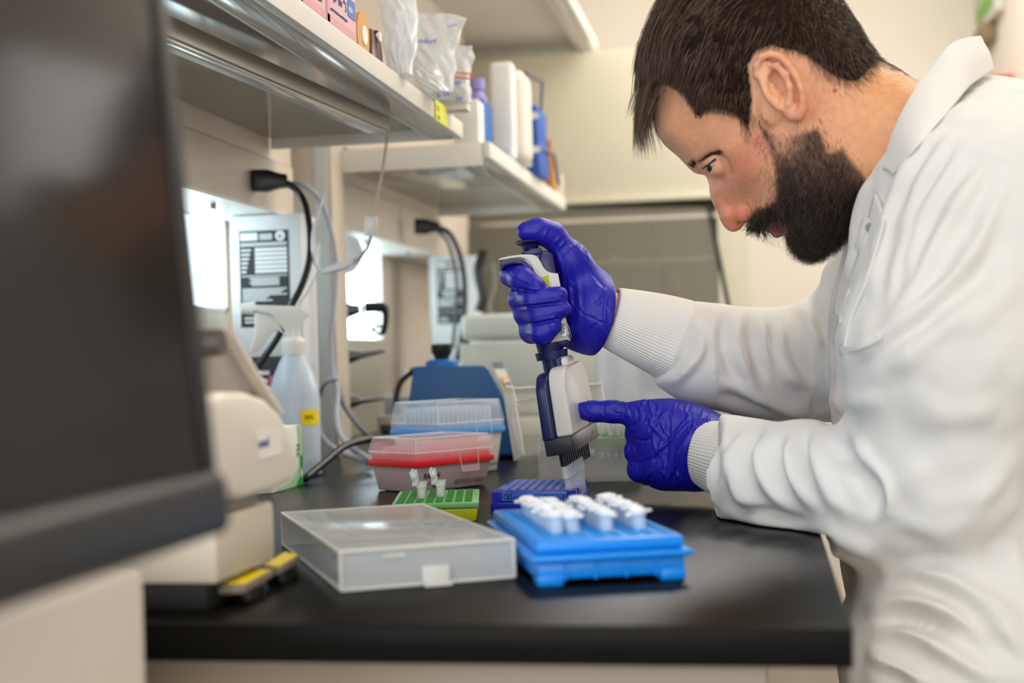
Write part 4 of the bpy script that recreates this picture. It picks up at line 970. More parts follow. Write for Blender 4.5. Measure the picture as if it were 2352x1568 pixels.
# brow and lashes
pts = []
nb = 380; tb = rng.random(nb); spx = sm2([(1590,388),(1598,374),(1612,362),(1632,351),(1652,344)], 8); spx = np.array(spx)
bi = (tb*(len(spx)-1)).astype(int); rb = []; nb_ = []
for i, t in zip(bi, tb):
    x, y = spx[i]+rng.normal(size=2)*np.array([2.4, 2.6]); s_ = np.interp(t, [0, 1], [1.8, 5.0]); p = hpw(x, y, s_); loc, nn_, _, _ = bvh.find_nearest(Vector(p)); rb.append(np.array(loc)); nb_.append(np.array(nn_))
gbr = guides([(1590,388,0.1,-1),(1650,345,1,-0.55),(1615,362,0.8,-0.8)])
o = strands('eyebrow', rb, nb_, gbr, np.full(nb, 0.0065), 0.00012, 3, lambda t, i: 0.0004+0.0012*t, m_beard, person, None, 0.3); o['kind'] = 'stuff'
V = []; F = []
for k in range(46):
    t = k/45; x = 1618+t*25; y = 383-t*20; s_ = 3.2+1.15*t; p = hpw(x, y, s_); e3 = hpw(x-7+4*t+rng.normal()*1.0, y+6+rng.normal()*1.0, s_+0.2); md = (p+e3)/2+RT*0.0008+UP*-0.0012; b = len(V); sd = nrm(np.cross(e3-p, FW))
    for j in range(4):
        u = j/3; q = p*(1-u)**2+md*2*u*(1-u)+e3*u*u; V.append(q-sd*0.00028*(1-u*0.7)); V.append(q+sd*0.00028*(1-u*0.7))
    for j in range(3): F.append((b+2*j, b+2*j+1, b+2*j+3, b+2*j+2))
o = raw_mesh('eyelashes', V, F, m_beard, person); o['kind'] = 'stuff'
coat = make_coat(person); make_gloves(person)
# trousers and shoes carry him down to the floor
def legs():
    F = Field((0.05, 1.0, 0.0), (0.6, 1.75, 0.95), 0.009)
    for d in (1.28, 1.46):
        h = P(2330, 1540, d); kn = np.array([h[0]+0.02, h[1], 0.42]); F.chain([h, kn, (kn[0]+0.05, kn[1], 0.10)], [0.10, 0.07, 0.055], k=0.02)
    V, Q = F.mesh(); return raw_mesh('trousers', V, orient(V, Q), mat('navy_cloth', '#262c3a', 0.9), person, 180)
legs()
for d in (1.28, 1.46):
    h = P(2330, 1540, d); F = Field((h[0]-0.25, h[1]-0.1, -0.01), (h[0]+0.2, h[1]+0.1, 0.15), 0.006)
    F.chain([(h[0]+0.08, h[1], 0.045), (h[0]-0.10, h[1], 0.033)], [0.045, 0.033], k=0.02); F.cap((h[0]+0.07, h[1], 0.10), (h[0]+0.07, h[1], 0.05), 0.045, 0.045, k=0.02)
    V, Q = F.mesh(); V[:, 2] = np.maximum(V[:, 2], 0.001); raw_mesh('shoe', V, orient(V, Q), m_blackpl, person, 180)
# ================================================================ things on the bench
Z0 = 0.9005
def clear(name, col='#eef2f4', alpha=0.3, rough=0.12, spec=0.6): return mat(name, col, rough, alpha=alpha, spec=spec)
def pprism(mb, pts, d, t0, t1, bev=0.0, mi=0, seg=2):
    """outline given in the photo at distance d, real thickness t0..t1 behind it"""
    c = np.mean(pts, 0); o = P(c[0], c[1], d)
    fw_ = nrm(o-EYE); rx = nrm(RT-fw_*(RT@fw_)); uy = np.cross(rx, fw_)
    poly = []
    for x, y in pts:
        v = Dv(x, y); q = EYE+v*(((o-EYE)@fw_)/(v@fw_)); poly.append(((q-o)@rx, (q-o)@uy))
    mb.prism(poly, -t1, -t0, M=frame(o, rx, uy, -fw_), bev=bev, mi=mi, seg=seg); return mb
def boxframe(corner, yaw_deg, z=Z0):
    a = math.radians(yaw_deg); return frame((corner[0], corner[1], z), (math.cos(a), math.sin(a), 0), (-math.sin(a), math.cos(a), 0), (0, 0, 1))
def group_obj(name, M, label, cat, group=None):
    o = bpy.data.objects.new(name, None); COL.objects.link(o); o.matrix_world = Matrix(M); o.empty_display_size = 0.02
    return tag(o, label, cat, group)
# ---- filter tip boxes with hinged clear lids
def tip_box(M, base, rim, top, h1, h2, c_rim, c_base, label, tips_h, tint, texts):
    r = group_obj('tip_box', M, label, 'tip box')
    (bx, by), (rx, ry), (tx, ty) = base, rim, top
    def fr(z0, z1, a0, a1, b0, b1, mb, bev=0.0015, mi=0):
        t = bmesh.new(); vs = []
        for (a, b, z) in ((a0, b0, z0), (a1, b1, z1)):
            for sx, sy in ((-1, -1), (1, -1), (1, 1), (-1, 1)): vs.append(t.verts.new((sx*a/2, sy*b/2, z)))
        t.faces.new(vs[:4][::-1]); t.faces.new(vs[4:])
        for k in range(4): t.faces.new((vs[k], vs[(k+1) % 4], vs[4+(k+1) % 4], vs[4+k]))
        if bev: bmesh.ops.bevel(t, geom=list(t.edges), offset=bev, segments=2, profile=0.5, affect='EDGES')
        mb.merge(t, None, mi); return mb
    fr(0.0005, h1-0.006, bx, rx-0.006, by, ry-0.006, MB()).build('base', mat('tipbox_base', c_base, 0.45), r)
    fr(h1-0.007, h1, rx, rx+0.001, ry, ry+0.001, MB(), 0.001).build('rim', mat('tipbox_rim', c_rim, 0.35), r)
    fr(h1, h1+0.007, rx-0.006, rx-0.008, ry-0.006, ry-0.008, MB(), 0.001).build('tray', mat('tipbox_tray', c_rim, 0.4), r)
    m_l = clear('tipbox_lid', tint, 0.30, 0.08)
    q = MB(); fr(h1+0.0002, h1+0.010, rx-0.001, rx-0.001, ry-0.001, ry-0.001, q, 0.001)
    fr(h1+0.009, h2, rx-0.003, tx, ry-0.003, ty, q, 0.002); lid = q.build('lid', m_l, r)
    e = MB()
    cs = [(sx*tx/2, sy*ty/2, h2) for sx, sy in ((-1, -1), (1, -1), (1, 1), (-1, 1))]; cb = [(sx*(rx-0.002)/2, sy*(ry-0.002)/2, h1+0.0095) for sx, sy in ((-1, -1), (1, -1), (1, 1), (-1, 1))]
    for k in range(4):
        e.tube([cs[k], cs[(k+1) % 4]], 0.0006, n=6, sub=1); e.tube([cb[k], cb[(k+1) % 4]], 0.0005, n=6, sub=1); e.tube([cs[k], cb[k]], 0.0004, n=6, sub=1)
    e.build('lid_edges', mat('lid_edge', '#eef0f4', 0.2, alpha=0.75), lid)
    # clasp on the long front side
    y_ = -ry/2-0.001; q = MB(); x0, x1 = 0.004, 0.036
    for zz in ((x0, h1+0.009, x0+0.004, h1-0.016), (x1, h1+0.009, x1-0.002, h1-0.016)): q.tube([(zz[0], y_, zz[1]), (zz[2], y_-0.002, zz[3])], 0.0008, n=6, sub=1)
    q.tube([(x0+0.004, y_-0.002, h1-0.016), (x1-0.002, y_-0.002, h1-0.016)], 0.0008, n=6, sub=1); q.box(x0+0.003, x1-0.001, y_-0.0025, y_-0.001, h1-0.016, h1-0.009)
    q.build('clasp', clear('clasp', tint, 0.35), r)
    # 96 tips
    tq = MB(); tq.lathe([(0.0016, -0.022), (0.0030, 0.0), (0.0035, tips_h), (0.0028, tips_h), (0.0025, 0)], 8, close=True)
    me = None
    for i in range(12):
        for j in range(8):
            p = ((i-5.5)*0.009*(rx/0.128)*0.96, (j-3.5)*0.009*(ry/0.088)*0.95, h1+0.007)
            if me is None: o = tq.build('tip', clear('tip_'+c_rim, tint, 0.5), r); me = o.data
            else: o = put('tip', me, r)
            o.location = p
    for s, x, z, size, c, bold in texts:
        # front face leans out: place on its plane
        y_at = -(by/2+(ry-0.006-by)/2*(z/(h1-0.006)))-0.0004
        sl = math.atan2((ry-by)/2, h1); text(s, size, mat('print', c, 0.6), r, frame((x, y_at, z), (1, 0, 0), (0, -math.sin(sl), math.cos(sl)), (0, -math.cos(sl), -math.sin(sl))), bold=bold, sx=0.8)
    return r
cR = (-0.392, 1.645)
tip_box(frame((cR[0], cR[1], Z0), (math.cos(math.radians(55)), math.sin(math.radians(55)), 0), (-math.sin(math.radians(55)), math.cos(math.radians(55)), 0), (0, 0, 1)),
        (0.110, 0.070), (0.126, 0.087), (0.116, 0.078), 0.037, 0.063, '#e02a30', '#b3a09e', 'pink tip box with red rim and closed clear lid, behind green rack', 0.008, '#f6c9cc',
        [('RAININ', -0.047, 0.016, 0.0095, '#2c2628', True), ('20 µL  BioClean', -0.047, 0.009, 0.005, '#4a3f40', False), ('Filter', -0.032, 0.0045, 0.004, '#4a3f40', False), ('LTS', -0.047, 0.0035, 0.005, '#2c2628', True), ('METTLER TOLEDO', 0.003, 0.006, 0.0075, '#7c6c6a', True)])
tip_box(frame((-0.417, 1.852, Z0), (math.cos(math.radians(57)), math.sin(math.radians(57)), 0), (-math.sin(math.radians(57)), math.cos(math.radians(57)), 0), (0, 0, 1)),
        (0.110, 0.074), (0.128, 0.092), (0.116, 0.082), 0.060, 0.097, '#4f9ae0', '#c9c5b8', 'grey tip box with light blue rim and tall clear lid', 0.022, '#dfe9f5',
        [('METTLER TOLEDO', 0.005, 0.008, 0.0075, '#8d897e', True)])

# ---- PCR tube rack (blue) with 96 wells
M_ = boxframe((-0.2735, 1.400), 2.0)
pr = group_obj('pcr_rack', M_, 'translucent dark blue 96 well rack under the pipette tips', 'tube rack')
m_pb = mat('rack_cobalt', '#1c2ea8', 0.18, alpha=0.93, spec=0.7); m_pb2 = mat('rack_panel', '#1d62d0', 0.3)
q = MB(); q.box(0, 0.090, 0, 0.130, 0, 0.008, 0.001); q.build('skirt', m_pb, pr)
q = MB(); q.box(0.002, 0.088, 0.002, 0.128, 0.0085, 0.0185, 0.0012); 
for x in (0.0015, 0.0785): q.box(x, x+0.010, 0.0008, 0.003, 0.0085, 0.0185)
for y in (0.016, 0.112): q.box(0.0872, 0.0895, y, y+0.004, 0.004, 0.0195)
q.build('deck', m_pb, pr)
q = MB(); q.box(0.012, 0.078, 0.0005, 0.0022, 0.009, 0.0165); q.build('label_strip', m_pb2, pr)
scrawl('CB245xM|con  Ovi/ona', 0.0074, m_ink, pr, frame((0.0135, 0.0, 0.0105), (1, 0, 0), (0, 0, 1), (0, -1, 0)), sx=0.72, seed=5)
wq = MB(); wq.lathe([(0.0028, -0.006), (0.0028, 0.0), (0.0037, 0.0), (0.0037, 0.0016), (0.0028, 0.0016), (0.0024, -0.004), (0, -0.005)], 14, close=True); me = None
for i in range(8):
    for j in range(12):
        if me is None: o = wq.build('well', mat('well_clear', '#8e9bdc', 0.12, alpha=0.62, spec=0.9), pr); me = o.data
        else: o = put('well', me, pr)
        o.location = (0.0135+i*0.009, 0.0155+j*0.009, 0.0188)

# ---- green rack with two strips of open tubes
M_ = boxframe((-0.349, 1.292), 11.0)
gr = group_obj('pcr_rack', M_, 'green tube rack with lime base holding two open tube strips', 'tube rack')
q = MB(); q.box(0.001, 0.083, 0.001, 0.129, 0, 0.0125, 0.001, taper=(0.002, 0.002)); q.build('base', mat('lime_base', '#b8b81e', 0.35, alpha=0.95), gr)
q = MB(); q.box(0, 0.084, 0, 0.130, 0.0128, 0.0185, 0.0015); q.build('deck', mat('rack_green', '#6aa862', 0.4), gr)
q = MB()
for i in range(8): q.box(0.0045+i*0.0094, 0.0115+i*0.0094, 0.006, 0.124, 0.0186, 0.0189)
q.build('hole_rows', mat('rack_hole', '#1f6f22', 0.5), gr)
q = MB()
for j in range(26):
    for i in range(8): q.box(0.0045+i*0.0094, 0.0115+i*0.0094, 0.0075+j*0.0046, 0.0088+j*0.0046, 0.0189, 0.0195)
q.build('deck_ribs', mat('rack_rib', '#2f8a2c', 0.4), gr)
for lab, xi, y0_, c in (('left of two clear open tube strips standing in green rack', 2, 0.040, 'strip'), ('right of two clear open tube strips standing in green rack', 4, 0.052, 'strip')):
    Ms = Matrix(M_) @ Matrix.Translation((0.009+xi*0.0092, y0_, 0.019)); ts = group_obj('tube_strip', Ms @ Matrix.Scale(1.35, 4), lab, 'tube strip', 'clear tube strips in the green rack')
    mcl = mat('strip_clear', '#e6eeea', 0.1, alpha=0.42, spec=0.9)
    for k in range(4):
        q = MB(); q.lathe([(0.0028, 0.0), (0.0031, 0.008), (0.0038, 0.0085), (0.0038, 0.0105), (0.003, 0.0105)], 14, close=True); t_ = q.build('tube', mcl, ts); t_.location = (0, k*0.009, 0)
        q = MB(); q.cyl((-0.007, 0, 0.016), (-0.0055, 0, 0.0165), 0.0040, n=16); q.cyl((-0.0055, 0, 0.0165), (-0.0035, 0, 0.017), 0.0028, n=14); q.box(-0.0065, -0.003, -0.001, 0.001, 0.0095, 0.0135); t_ = q.build('cap', mcl, ts); t_.location = (0, k*0.009, 0)

# ---- bright blue rack with white capped tubes
yw = 19.0; c0 = (-0.154, 0.932)
M_ = boxframe(c0, yw)
br = group_obj('tube_rack', M_, 'bright blue tube rack in front, holding rows of white capped tubes', 'tube rack')
m_bb = mat('rack_azure', '#0784e2', 0.3, spec=0.5); Wd, Ln, Ht = 0.112, 0.220, 0.0305
q = MB(); q.box(0.004, Wd-0.004, 0.006, Ln-0.006, 0.004, 0.016, 0.002); 
for x in (0.004, Wd-0.022):
    for y in (0.004, Ln-0.024): q.box(x, x+0.018, y, y+0.02, 0, 0.008, 0.0015)
for x in np.linspace(0.022, Wd-0.026, 4): q.box(x, x+0.002, 0.004, 0.0065, 0.004, 0.016)
q.build('body', m_bb, br)
q = MB(); q.box(-0.001, Wd+0.001, 0, Ln, 0.0165, 0.0215, 0.002); q.build('flange', m_bb, br)
q = MB(); q.box(0.004, Wd-0.004, 0.006, Ln-0.006, 0.022, Ht, 0.0022); q.build('deck', m_bb, br)
q = MB(); m_hole = mat('rack_hole_blue', '#0a63b8', 0.5)
cols = [0.0135+i*0.0121 for i in range(8)]; rows_ = [0.016+j*0.0148 for j in range(13)]
for x in cols:
    for y in rows_: q.lathe([(0.0040, Ht), (0.0052, Ht), (0.0052, Ht+0.0008), (0.0040, Ht+0.0008)], 12, M=Matrix.Translation((x, y, 0)), close=True)
q.build('hole_rims', mat('rack_rim', '#3fa9f0', 0.35), br)
tq = MB(); tq.lathe([(0.0012, -0.018), (0.0048, -0.006), (0.0050, 0.0085), (0.0062, 0.0090), (0.0062, 0.0105)], 16, close=True); tb = tq.bm
m_tube = mat('tube_frost', '#cfe0f2', 0.2, alpha=0.55); m_cap = mat('cap_white', '#e9e9ea', 0.35)
cq = MB(); cq.lathe([(0, 0.0105), (0.0059, 0.0105), (0.0061, 0.0128), (0.0055, 0.0136), (0.0045, 0.0126), (0, 0.0122)], 18, close=True); cq.box(0.0055, 0.0098, -0.0028, 0.0028, 0.0108, 0.0122, 0.0005); cq.box(-0.0090, -0.0050, -0.002, 0.002, 0.0090, 0.0115, 0.0005)
proto = None; names_col = {0: 'first', 1: 'second', 3: 'third', 4: 'fourth', 6: 'fifth'}
side = {1: 'leftmost line', 2: 'second line', 4: 'third line', 5: 'fourth line', 6: 'rightmost line'}
for ci, j0, j1 in ((1, 2, 11), (2, 2, 10), (4, 2, 10), (6, 2, 10)):
    sd_ = {1: 'leftmost row', 2: 'second row from left', 4: 'third row from left', 6: 'rightmost row'}[ci]
    for j in range(j0, j1):
        Mt = Matrix(M_) @ Matrix.Translation((cols[ci], rows_[j], Ht+0.0012+abs(rng.normal())*0.0009)) @ Matrix.Rotation(rng.normal()*0.09, 4, 'X') @ Matrix.Rotation(rng.normal()*0.09, 4, 'Y') @ Matrix.Rotation(rng.normal()*0.35+(3.0 if rng.random() < 0.6 else 0.2), 4, 'Z')
        n_ = j-j0
        place = 'nearest end' if n_ == 0 else ('far end' if j == j1-1 else '%s from the near end' % ['', 'second', 'third', 'fourth', 'fifth', 'sixth', 'seventh', 'eighth', 'ninth'][n_])
        lab = 'white capped tube in blue rack, %s, %s' % (sd_, place)
        if proto is None:
            proto = group_obj('sample_tube', Mt, lab, 'tube', 'white capped tubes in the blue rack'); tq.build('tube_body', m_tube, proto); cq.build('cap', m_cap, proto)
        else:
            c = copy_tree(proto); c.matrix_world = Mt; c['label'] = lab
# ---- frosted clear lid lying beside it
u_ = math.radians(30.5)
M_ = frame((-0.284, 0.917, Z0), (math.cos(u_), math.sin(u_), 0), (-math.sin(math.radians(25.5)), math.cos(math.radians(25.5)), 0), (0, 0, 1))
ld = group_obj('rack_lid', M_, 'frosted clear plastic rack lid lying open side down, left of blue rack', 'lid')
LW, LL, LH = 0.124, 0.262, 0.0285; m_fr = mat('frosted_lid', '#dcdedd', 0.10, alpha=0.42, spec=0.8); m_fre = mat('frosted_edge', '#e6e2da', 0.25, alpha=0.72)
q = MB(); q.box(0.001, LW-0.001, 0.001, LL-0.001, LH-0.0016, LH, 0.0005); q.build('top_panel', m_fr, ld)
q = MB(); q.box(0, LW, 0, 0.0016, 0.0005, LH-0.001); q.box(0, LW, LL-0.0016, LL, 0.0005, LH-0.001); q.box(0, 0.0016, 0.0016, LL-0.0016, 0.0005, LH-0.001); q.box(LW-0.0016, LW, 0.0016, LL-0.0016, 0.0005, LH-0.001); q.build('side_walls', m_fr, ld)
q = MB(); c_ = [(0, 0), (LW, 0), (LW, LL), (0, LL)]
for k in range(4):
    a, b = c_[k], c_[(k+1) % 4]; q.tube([(a[0], a[1], LH-0.001), (b[0], b[1], LH-0.001)], 0.0014, n=8, sub=1); q.tube([(a[0], a[1], 0.0013), (b[0], b[1], 0.0013)], 0.0012, n=8, sub=1); q.tube([(a[0], a[1], 0.001), (a[0], a[1], LH-0.001)], 0.0014, n=8, sub=1)
q.build('rounded_edges', m_fre, ld)
q = MB(); q.box(0.056, 0.076, -0.0035, -0.001, 0.0005, 0.0140, 0.001); q.box(0.056, 0.076, -0.011, -0.003, 0.0004, 0.0030, 0.001); q.build('latch', m_fre, ld)
q = MB(); q.box(0.030, 0.045, -0.0006, 0.0, 0.0215, 0.0235); q.build('moulded_tab', m_fre, ld)

# ---- clear tip box with green tray, lid open
A_ = onz(1238, 1109, Z0); B_ = onz(1446, 1105, Z0); ang = math.degrees(math.atan2(B_[1]-A_[1], B_[0]-A_[0]))
ax_ = nrm((B_-A_)[:2]); M_ = frame((A_[0], A_[1], Z0), (ax_[0], ax_[1], 0), (-ax_[1], ax_[0], 0), (0, 0, 1))
cb = group_obj('open_tip_box', M_, 'clear tip box with green tray and raised clear lid, behind the blue rack', 'tip box')
m_ct = mat('clear_polyprop', '#dedbd0', 0.18, alpha=0.30, spec=0.7); W_, D_, H_ = 0.128, 0.086, 0.053
q = MB(); t = 0.0018; q.box(0, W_, 0, t, 0, H_, 0.0006); q.box(0, W_, D_-t, D_, 0, H_, 0.0006); q.box(0, t, t, D_-t, 0, H_, 0.0006); q.box(W_-t, W_, t, D_-t, 0, H_, 0.0006); q.box(t, W_-t, t, D_-t, 0, t)
q.box(-0.001, W_+0.001, -0.0012, 0, H_-0.016, H_-0.0145); q.box(W_*0.52, W_*0.54, -0.0006, 0, 0, H_-0.016)
q.build('box_body', m_ct, cb)
q = MB(); q.box(0.003, W_-0.003, 0.003, D_-0.003, 0.036, 0.050, 0.001); q.box(0.002, W_-0.002, 0.002, D_-0.002, 0.0505, 0.0535, 0.0008); q.build('green_tray', mat('tray_green', '#4f9447', 0.4), cb)
q = MB()
for i in range(12):
    for j in range(8): q.box(0.0105+i*0.0094, 0.0175+i*0.0094, 0.0085+j*0.0094, 0.0155+j*0.0094, 0.0536, 0.0540)
h_ = q.build('tray_holes', mat('tray_hole', '#2d6b2a', 0.5), cb)
q = MB(); q.box(0.058, 0.070, -0.002, 0.0, 0.030, 0.040, 0.001); q.build('catch', mat('catch_clear', '#d8ded6', 0.2, alpha=0.7), cb)
tq = MB(); tq.lathe([(0.0012, -0.030), (0.0030, 0.0), (0.0034, 0.0165), (0.0027, 0.0165), (0.0024, 0)], 8, close=True); me = None
for i in range(12):
    for j in range(8):
        if 5 <= i <= 6 and j < 7 or (i in (7,) and j < 5): continue
        if me is None: o = tq.build('tip', mat('tip_clear', '#e6e8e2', 0.15, alpha=0.5), cb); me = o.data
        else: o = put('tip', me, cb)
        o.location = (0.014+i*0.0094, 0.012+j*0.0094, 0.0540)
lo = P(1181, 1058, 1.775); lr = P(1412, 1040, 1.84); ltp = P(1166, 903, 1.80)
ex = nrm(lr-lo); ey = nrm((ltp-lo)-ex*((ltp-lo)@ex)); ez = np.cross(ex, ey)
Ml = Matrix(M_).inverted() @ frame(lo, ex, ey, ez)
q = MB(); q.T = Ml; LW2, LH2 = 0.130, 0.088
q.box(0, LW2, 0, LH2, -0.0018, 0, 0.0006)
for b_ in ((0, LW2, 0, 0.0016), (0, LW2, LH2-0.0016, LH2), (0, 0.0016, 0, LH2), (LW2-0.0016, LW2, 0, LH2)): q.box(b_[0], b_[1], b_[2], b_[3], 0, 0.026, 0.0005)
q.build('open_lid', m_ct, cb)
q = MB(); q.T = Ml; q.tube([(0.002, 0.002, 0.026), (0.002, LH2-0.004, 0.026), (0.006, LH2, 0.026), (LW2-0.006, LH2, 0.026), (LW2, LH2-0.004, 0.026), (LW2, 0.002, 0.026)], 0.0016, n=6, sub=3)
q.tube([(0.012, 0.01, 0.001), (0.012, LH2-0.012, 0.001), (LW2-0.016, LH2-0.012, 0.001), (LW2-0.016, 0.01, 0.001)], 0.0009, n=6, sub=2); q.build('lid_rim', mat('lid_rim', '#e4e2da', 0.25, alpha=0.8), cb)
# ================================================================ multichannel pipette
A_ = P(1313, 1022, 1.475); B_ = P(1233, 585, 1.470); ea = nrm(B_-A_)
er = P(1343, 1010, 1.525)-P(1287, 1043, 1.425); er = nrm(er-ea*(er@ea)); et = np.cross(ea, er)   # et: left-right across the head
if et@RT < 0: et = -et
Mp = frame(A_, er, et if np.linalg.det(np.array([er, et, ea])) > 0 else et, ea)
hand = np.linalg.det(np.array([er, et, ea]))
if hand < 0: er = -er; Mp = frame(A_, er, et, ea)
sgn_near = 1 if (er@FW) < 0 else -1          # +1: +x points to the camera
pp = group_obj('multichannel_pipette', Mp, 'white and navy multichannel pipette held upright over the blue rack', 'pipette')
m_pw = mat('pipette_white', '#cfccc6', 0.32, spec=0.5); m_nz = mat('nozzle_black', '#141416', 0.18, spec=0.8); m_pn = mat('pipette_navy', '#151c52', 0.3, spec=0.5); m_char = mat('manifold_charcoal', '#2a2833', 0.4)
s = sgn_near
# manifold: block, shell, spine in local axes x=row (towards camera = s), y=across, z=up
def outline(w0, w1, h, r):   # silhouette of the shell in x,z
    pts = [(-w0/2, 0), (w0/2, 0)]; 
    for k in range(7):
        a = math.pi/2*k/6; pts.append((w1/2-r+r*math.cos(a), h-r+r*math.sin(a)))
    for k in range(7):
        a = math.pi/2+math.pi/2*k/6; pts.append((-w1/2+r+r*math.cos(a), h-r+r*math.sin(a)))
    return pts
XZ = frame((0, 0, 0), (1, 0, 0), (0, 0, 1), (0, -1, 0))
q = MB(); q.box(-0.058, 0.058, -0.0125, 0.0165, -0.002, 0.0155, 0.0015); q.build('nozzle_block', m_char, pp)
q = MB(); q.prism(outline(0.108, 0.098, 0.070, 0.022), -0.0185, -0.0005, M=frame((0, 0, 0.0155), (1, 0, 0), (0, 0, 1), (0, -1, 0)), bev=0.005, seg=4)
q.box(-0.014, 0.014, 0.0008, 0.0165, 0.078, 0.094, 0.004, seg=3); q.build('manifold_shell', m_pw, pp)
q = MB(); q.prism(outline(0.118, 0.106, 0.068, 0.022), 0.0, 0.0135, M=frame((0, 0, 0.0135), (1, 0, 0), (0, 0, 1), (0, -1, 0)), bev=0.003, seg=3); q.build('manifold_spine', m_pn, pp)
nq = MB(); nq.cyl((0, 0, -0.021), (0, 0, -0.002), 0.0031, 0.0036, n=14); tp = MB()
tp.lathe([(0.0036, -0.0145), (0.0036, -0.026), (0.0030, -0.0265), (0.0023, -0.044), (0.0009, -0.053), (0.0004, -0.057)], 12, close=True)
m_tip = mat('tip_liquid_clear', '#e4ecf4', 0.05, alpha=0.30, spec=1.0); nm = tm = None
for k in range(12):
    x = s*(0.0495-k*0.009)
    if nm is None: o = nq.build('nozzle', m_nz, pp); nm = o.data
    else: o = put('nozzle', nm, pp)
    o.location = (x, 0.002, 0)
    if k < 8:
        if tm is None: o = tp.build('tip', m_tip, pp); tm = o.data
        else: o = put('tip', tm, pp)
        o.location = (x, 0.002, 0)
q = MB()
for k in range(8): q.cyl((s*(0.0495-k*0.009), 0.002, -0.0275), (s*(0.0495-k*0.009), 0.002, -0.0155), 0.0039, n=12)
q.build('filter', mat('tip_filter', '#dfe6ee', 0.4, alpha=0.55), pp)
text('2-20 µL', 0.006, mat('print_grey', '#9b98a4', 0.6), pp, frame((-s*0.030, 0.0167, 0.004), (-s*1, 0, 0), (0, 0, 1), (0, 1, 0)), sx=0.9)
text('XL', 0.007, mat('print_mark', '#a9a69e', 0.5), pp, frame((-s*0.020, 0.0188, 0.017), (-s*1, 0, 0), (0, 0, 1), (0, 1, 0)))
Mi = Matrix(Mp).inverted()
def pm(): q = MB(); q.T = Mi.copy(); return q
def W_(px, py, d=1.474): return P(px, py, d)
q = pm(); q.cyl(W_(1279, 862), W_(1271, 822), 0.0125, n=24); q.cyl(W_(1287, 856, 1.462), W_(1281, 823, 1.462), 0.006, n=16); q.build('neck', m_pn, pp)
q = pm(); q.cyl(W_(1269, 824), W_(1266, 806), 0.0165, 0.0175, n=32); q.build('collar_ring', m_pn, pp)
q = pm(); q.cyl(W_(1265, 806), W_(1262, 785), 0.0135, 0.015, n=28); q.build('collar', m_pn, pp)
q = pm(); pprism(q, [(1240, 775), (1262, 792), (1292, 800), (1312, 786), (1306, 776), (1262, 774)], 1.462, 0.0, 0.026, 0.003); q.build('lower_body', m_pn, pp)
q = pm(); pprism(q, [(1242, 574), (1270, 579), (1280, 632), (1300, 700), (1306, 780), (1258, 782), (1238, 680), (1226, 612), (1236, 600)], 1.458, 0.004, 0.030, 0.003); q.build('inner_body', m_pn, pp)
q = pm(); hk = spline([np.array([*p, 0.0]) for p in [(1145, 594), (1170, 588), (1205, 584), (1228, 586), (1240, 598), (1250, 616), (1262, 625), (1282, 628)]], 4)
lo_ = spline([np.array([*p, 0.0]) for p in [(1230, 648), (1226, 622), (1216, 602), (1200, 592), (1180, 592), (1160, 596), (1146, 597)]], 4)
pprism(q, [tuple(p[:2]) for p in hk]+[(1288, 660), (1300, 730), (1311, 783), (1302, 780), (1265, 787), (1252, 730), (1240, 680)]+[tuple(p[:2]) for p in lo_], 1.455, 0.0, 0.022, 0.0022, seg=3); q.build('handle_shell', m_pw, pp)
q = pm(); pprism(q, [(1146, 597), (1160, 597), (1185, 594), (1208, 600), (1222, 618), (1230, 645), (1222, 640), (1214, 622), (1198, 608), (1178, 606), (1160, 612), (1152, 622), (1147, 608)], 1.452, 0.0, 0.030, 0.002); q.build('finger_hook', m_pn, pp)
q = pm(); q.cyl(W_(1219, 575), W_(1218, 562), 0.0075, 0.0105, n=24); q.cyl(W_(1218, 562), W_(1217, 556), 0.0108, 0.0155, n=28); q.cyl(W_(1217, 556), W_(1217, 552), 0.0155, 0.0140, n=28); q.build('plunger', m_pn, pp)
q = pm(); pprism(q, [(1196, 584), (1199, 576), (1212, 575), (1216, 570), (1243, 569), (1246, 582), (1235, 587)], 1.46, 0.0, 0.024, 0.002); q.build('plunger_guard', m_pn, pp)
q = pm(); pprism(q, [(1243, 637), (1259, 631), (1263, 655), (1249, 657)], 1.4545, 0.0, 0.0008); q.build('tape', mat('tape_lime', '#b5c21c', 0.6), pp)
q = pm(); pprism(q, [(1288, 733), (1298, 730), (1302, 768), (1297, 773), (1291, 771)], 1.4546, 0.0, 0.0006); q.build('scale_window', mat('scale_white', '#e4e2dc', 0.3), pp)
text('IIVII', 0.0055, m_ink, pp, Mi @ frame(P(1297, 766, 1.4535), nrm(UP+0.05*RT), -nrm(RT), -FW), name='scale_marks', sx=1.2)
q = pm(); q.tube([W_(1301, 740, 1.452), W_(1308, 755, 1.452), W_(1312, 776, 1.453), W_(1309, 778, 1.454), W_(1305, 768, 1.454)], 0.0006, n=6); q.build('wire_clip', m_metal, pp)
# ================================================================ equipment further back and at the left
def root(name, p, label, cat, group=None):
    return group_obj(name, Matrix.Translation(Vector(p)), label, cat, group)
def rel(p):
    q = MB(); q.T = Matrix.Translation(-Vector(p)); return q
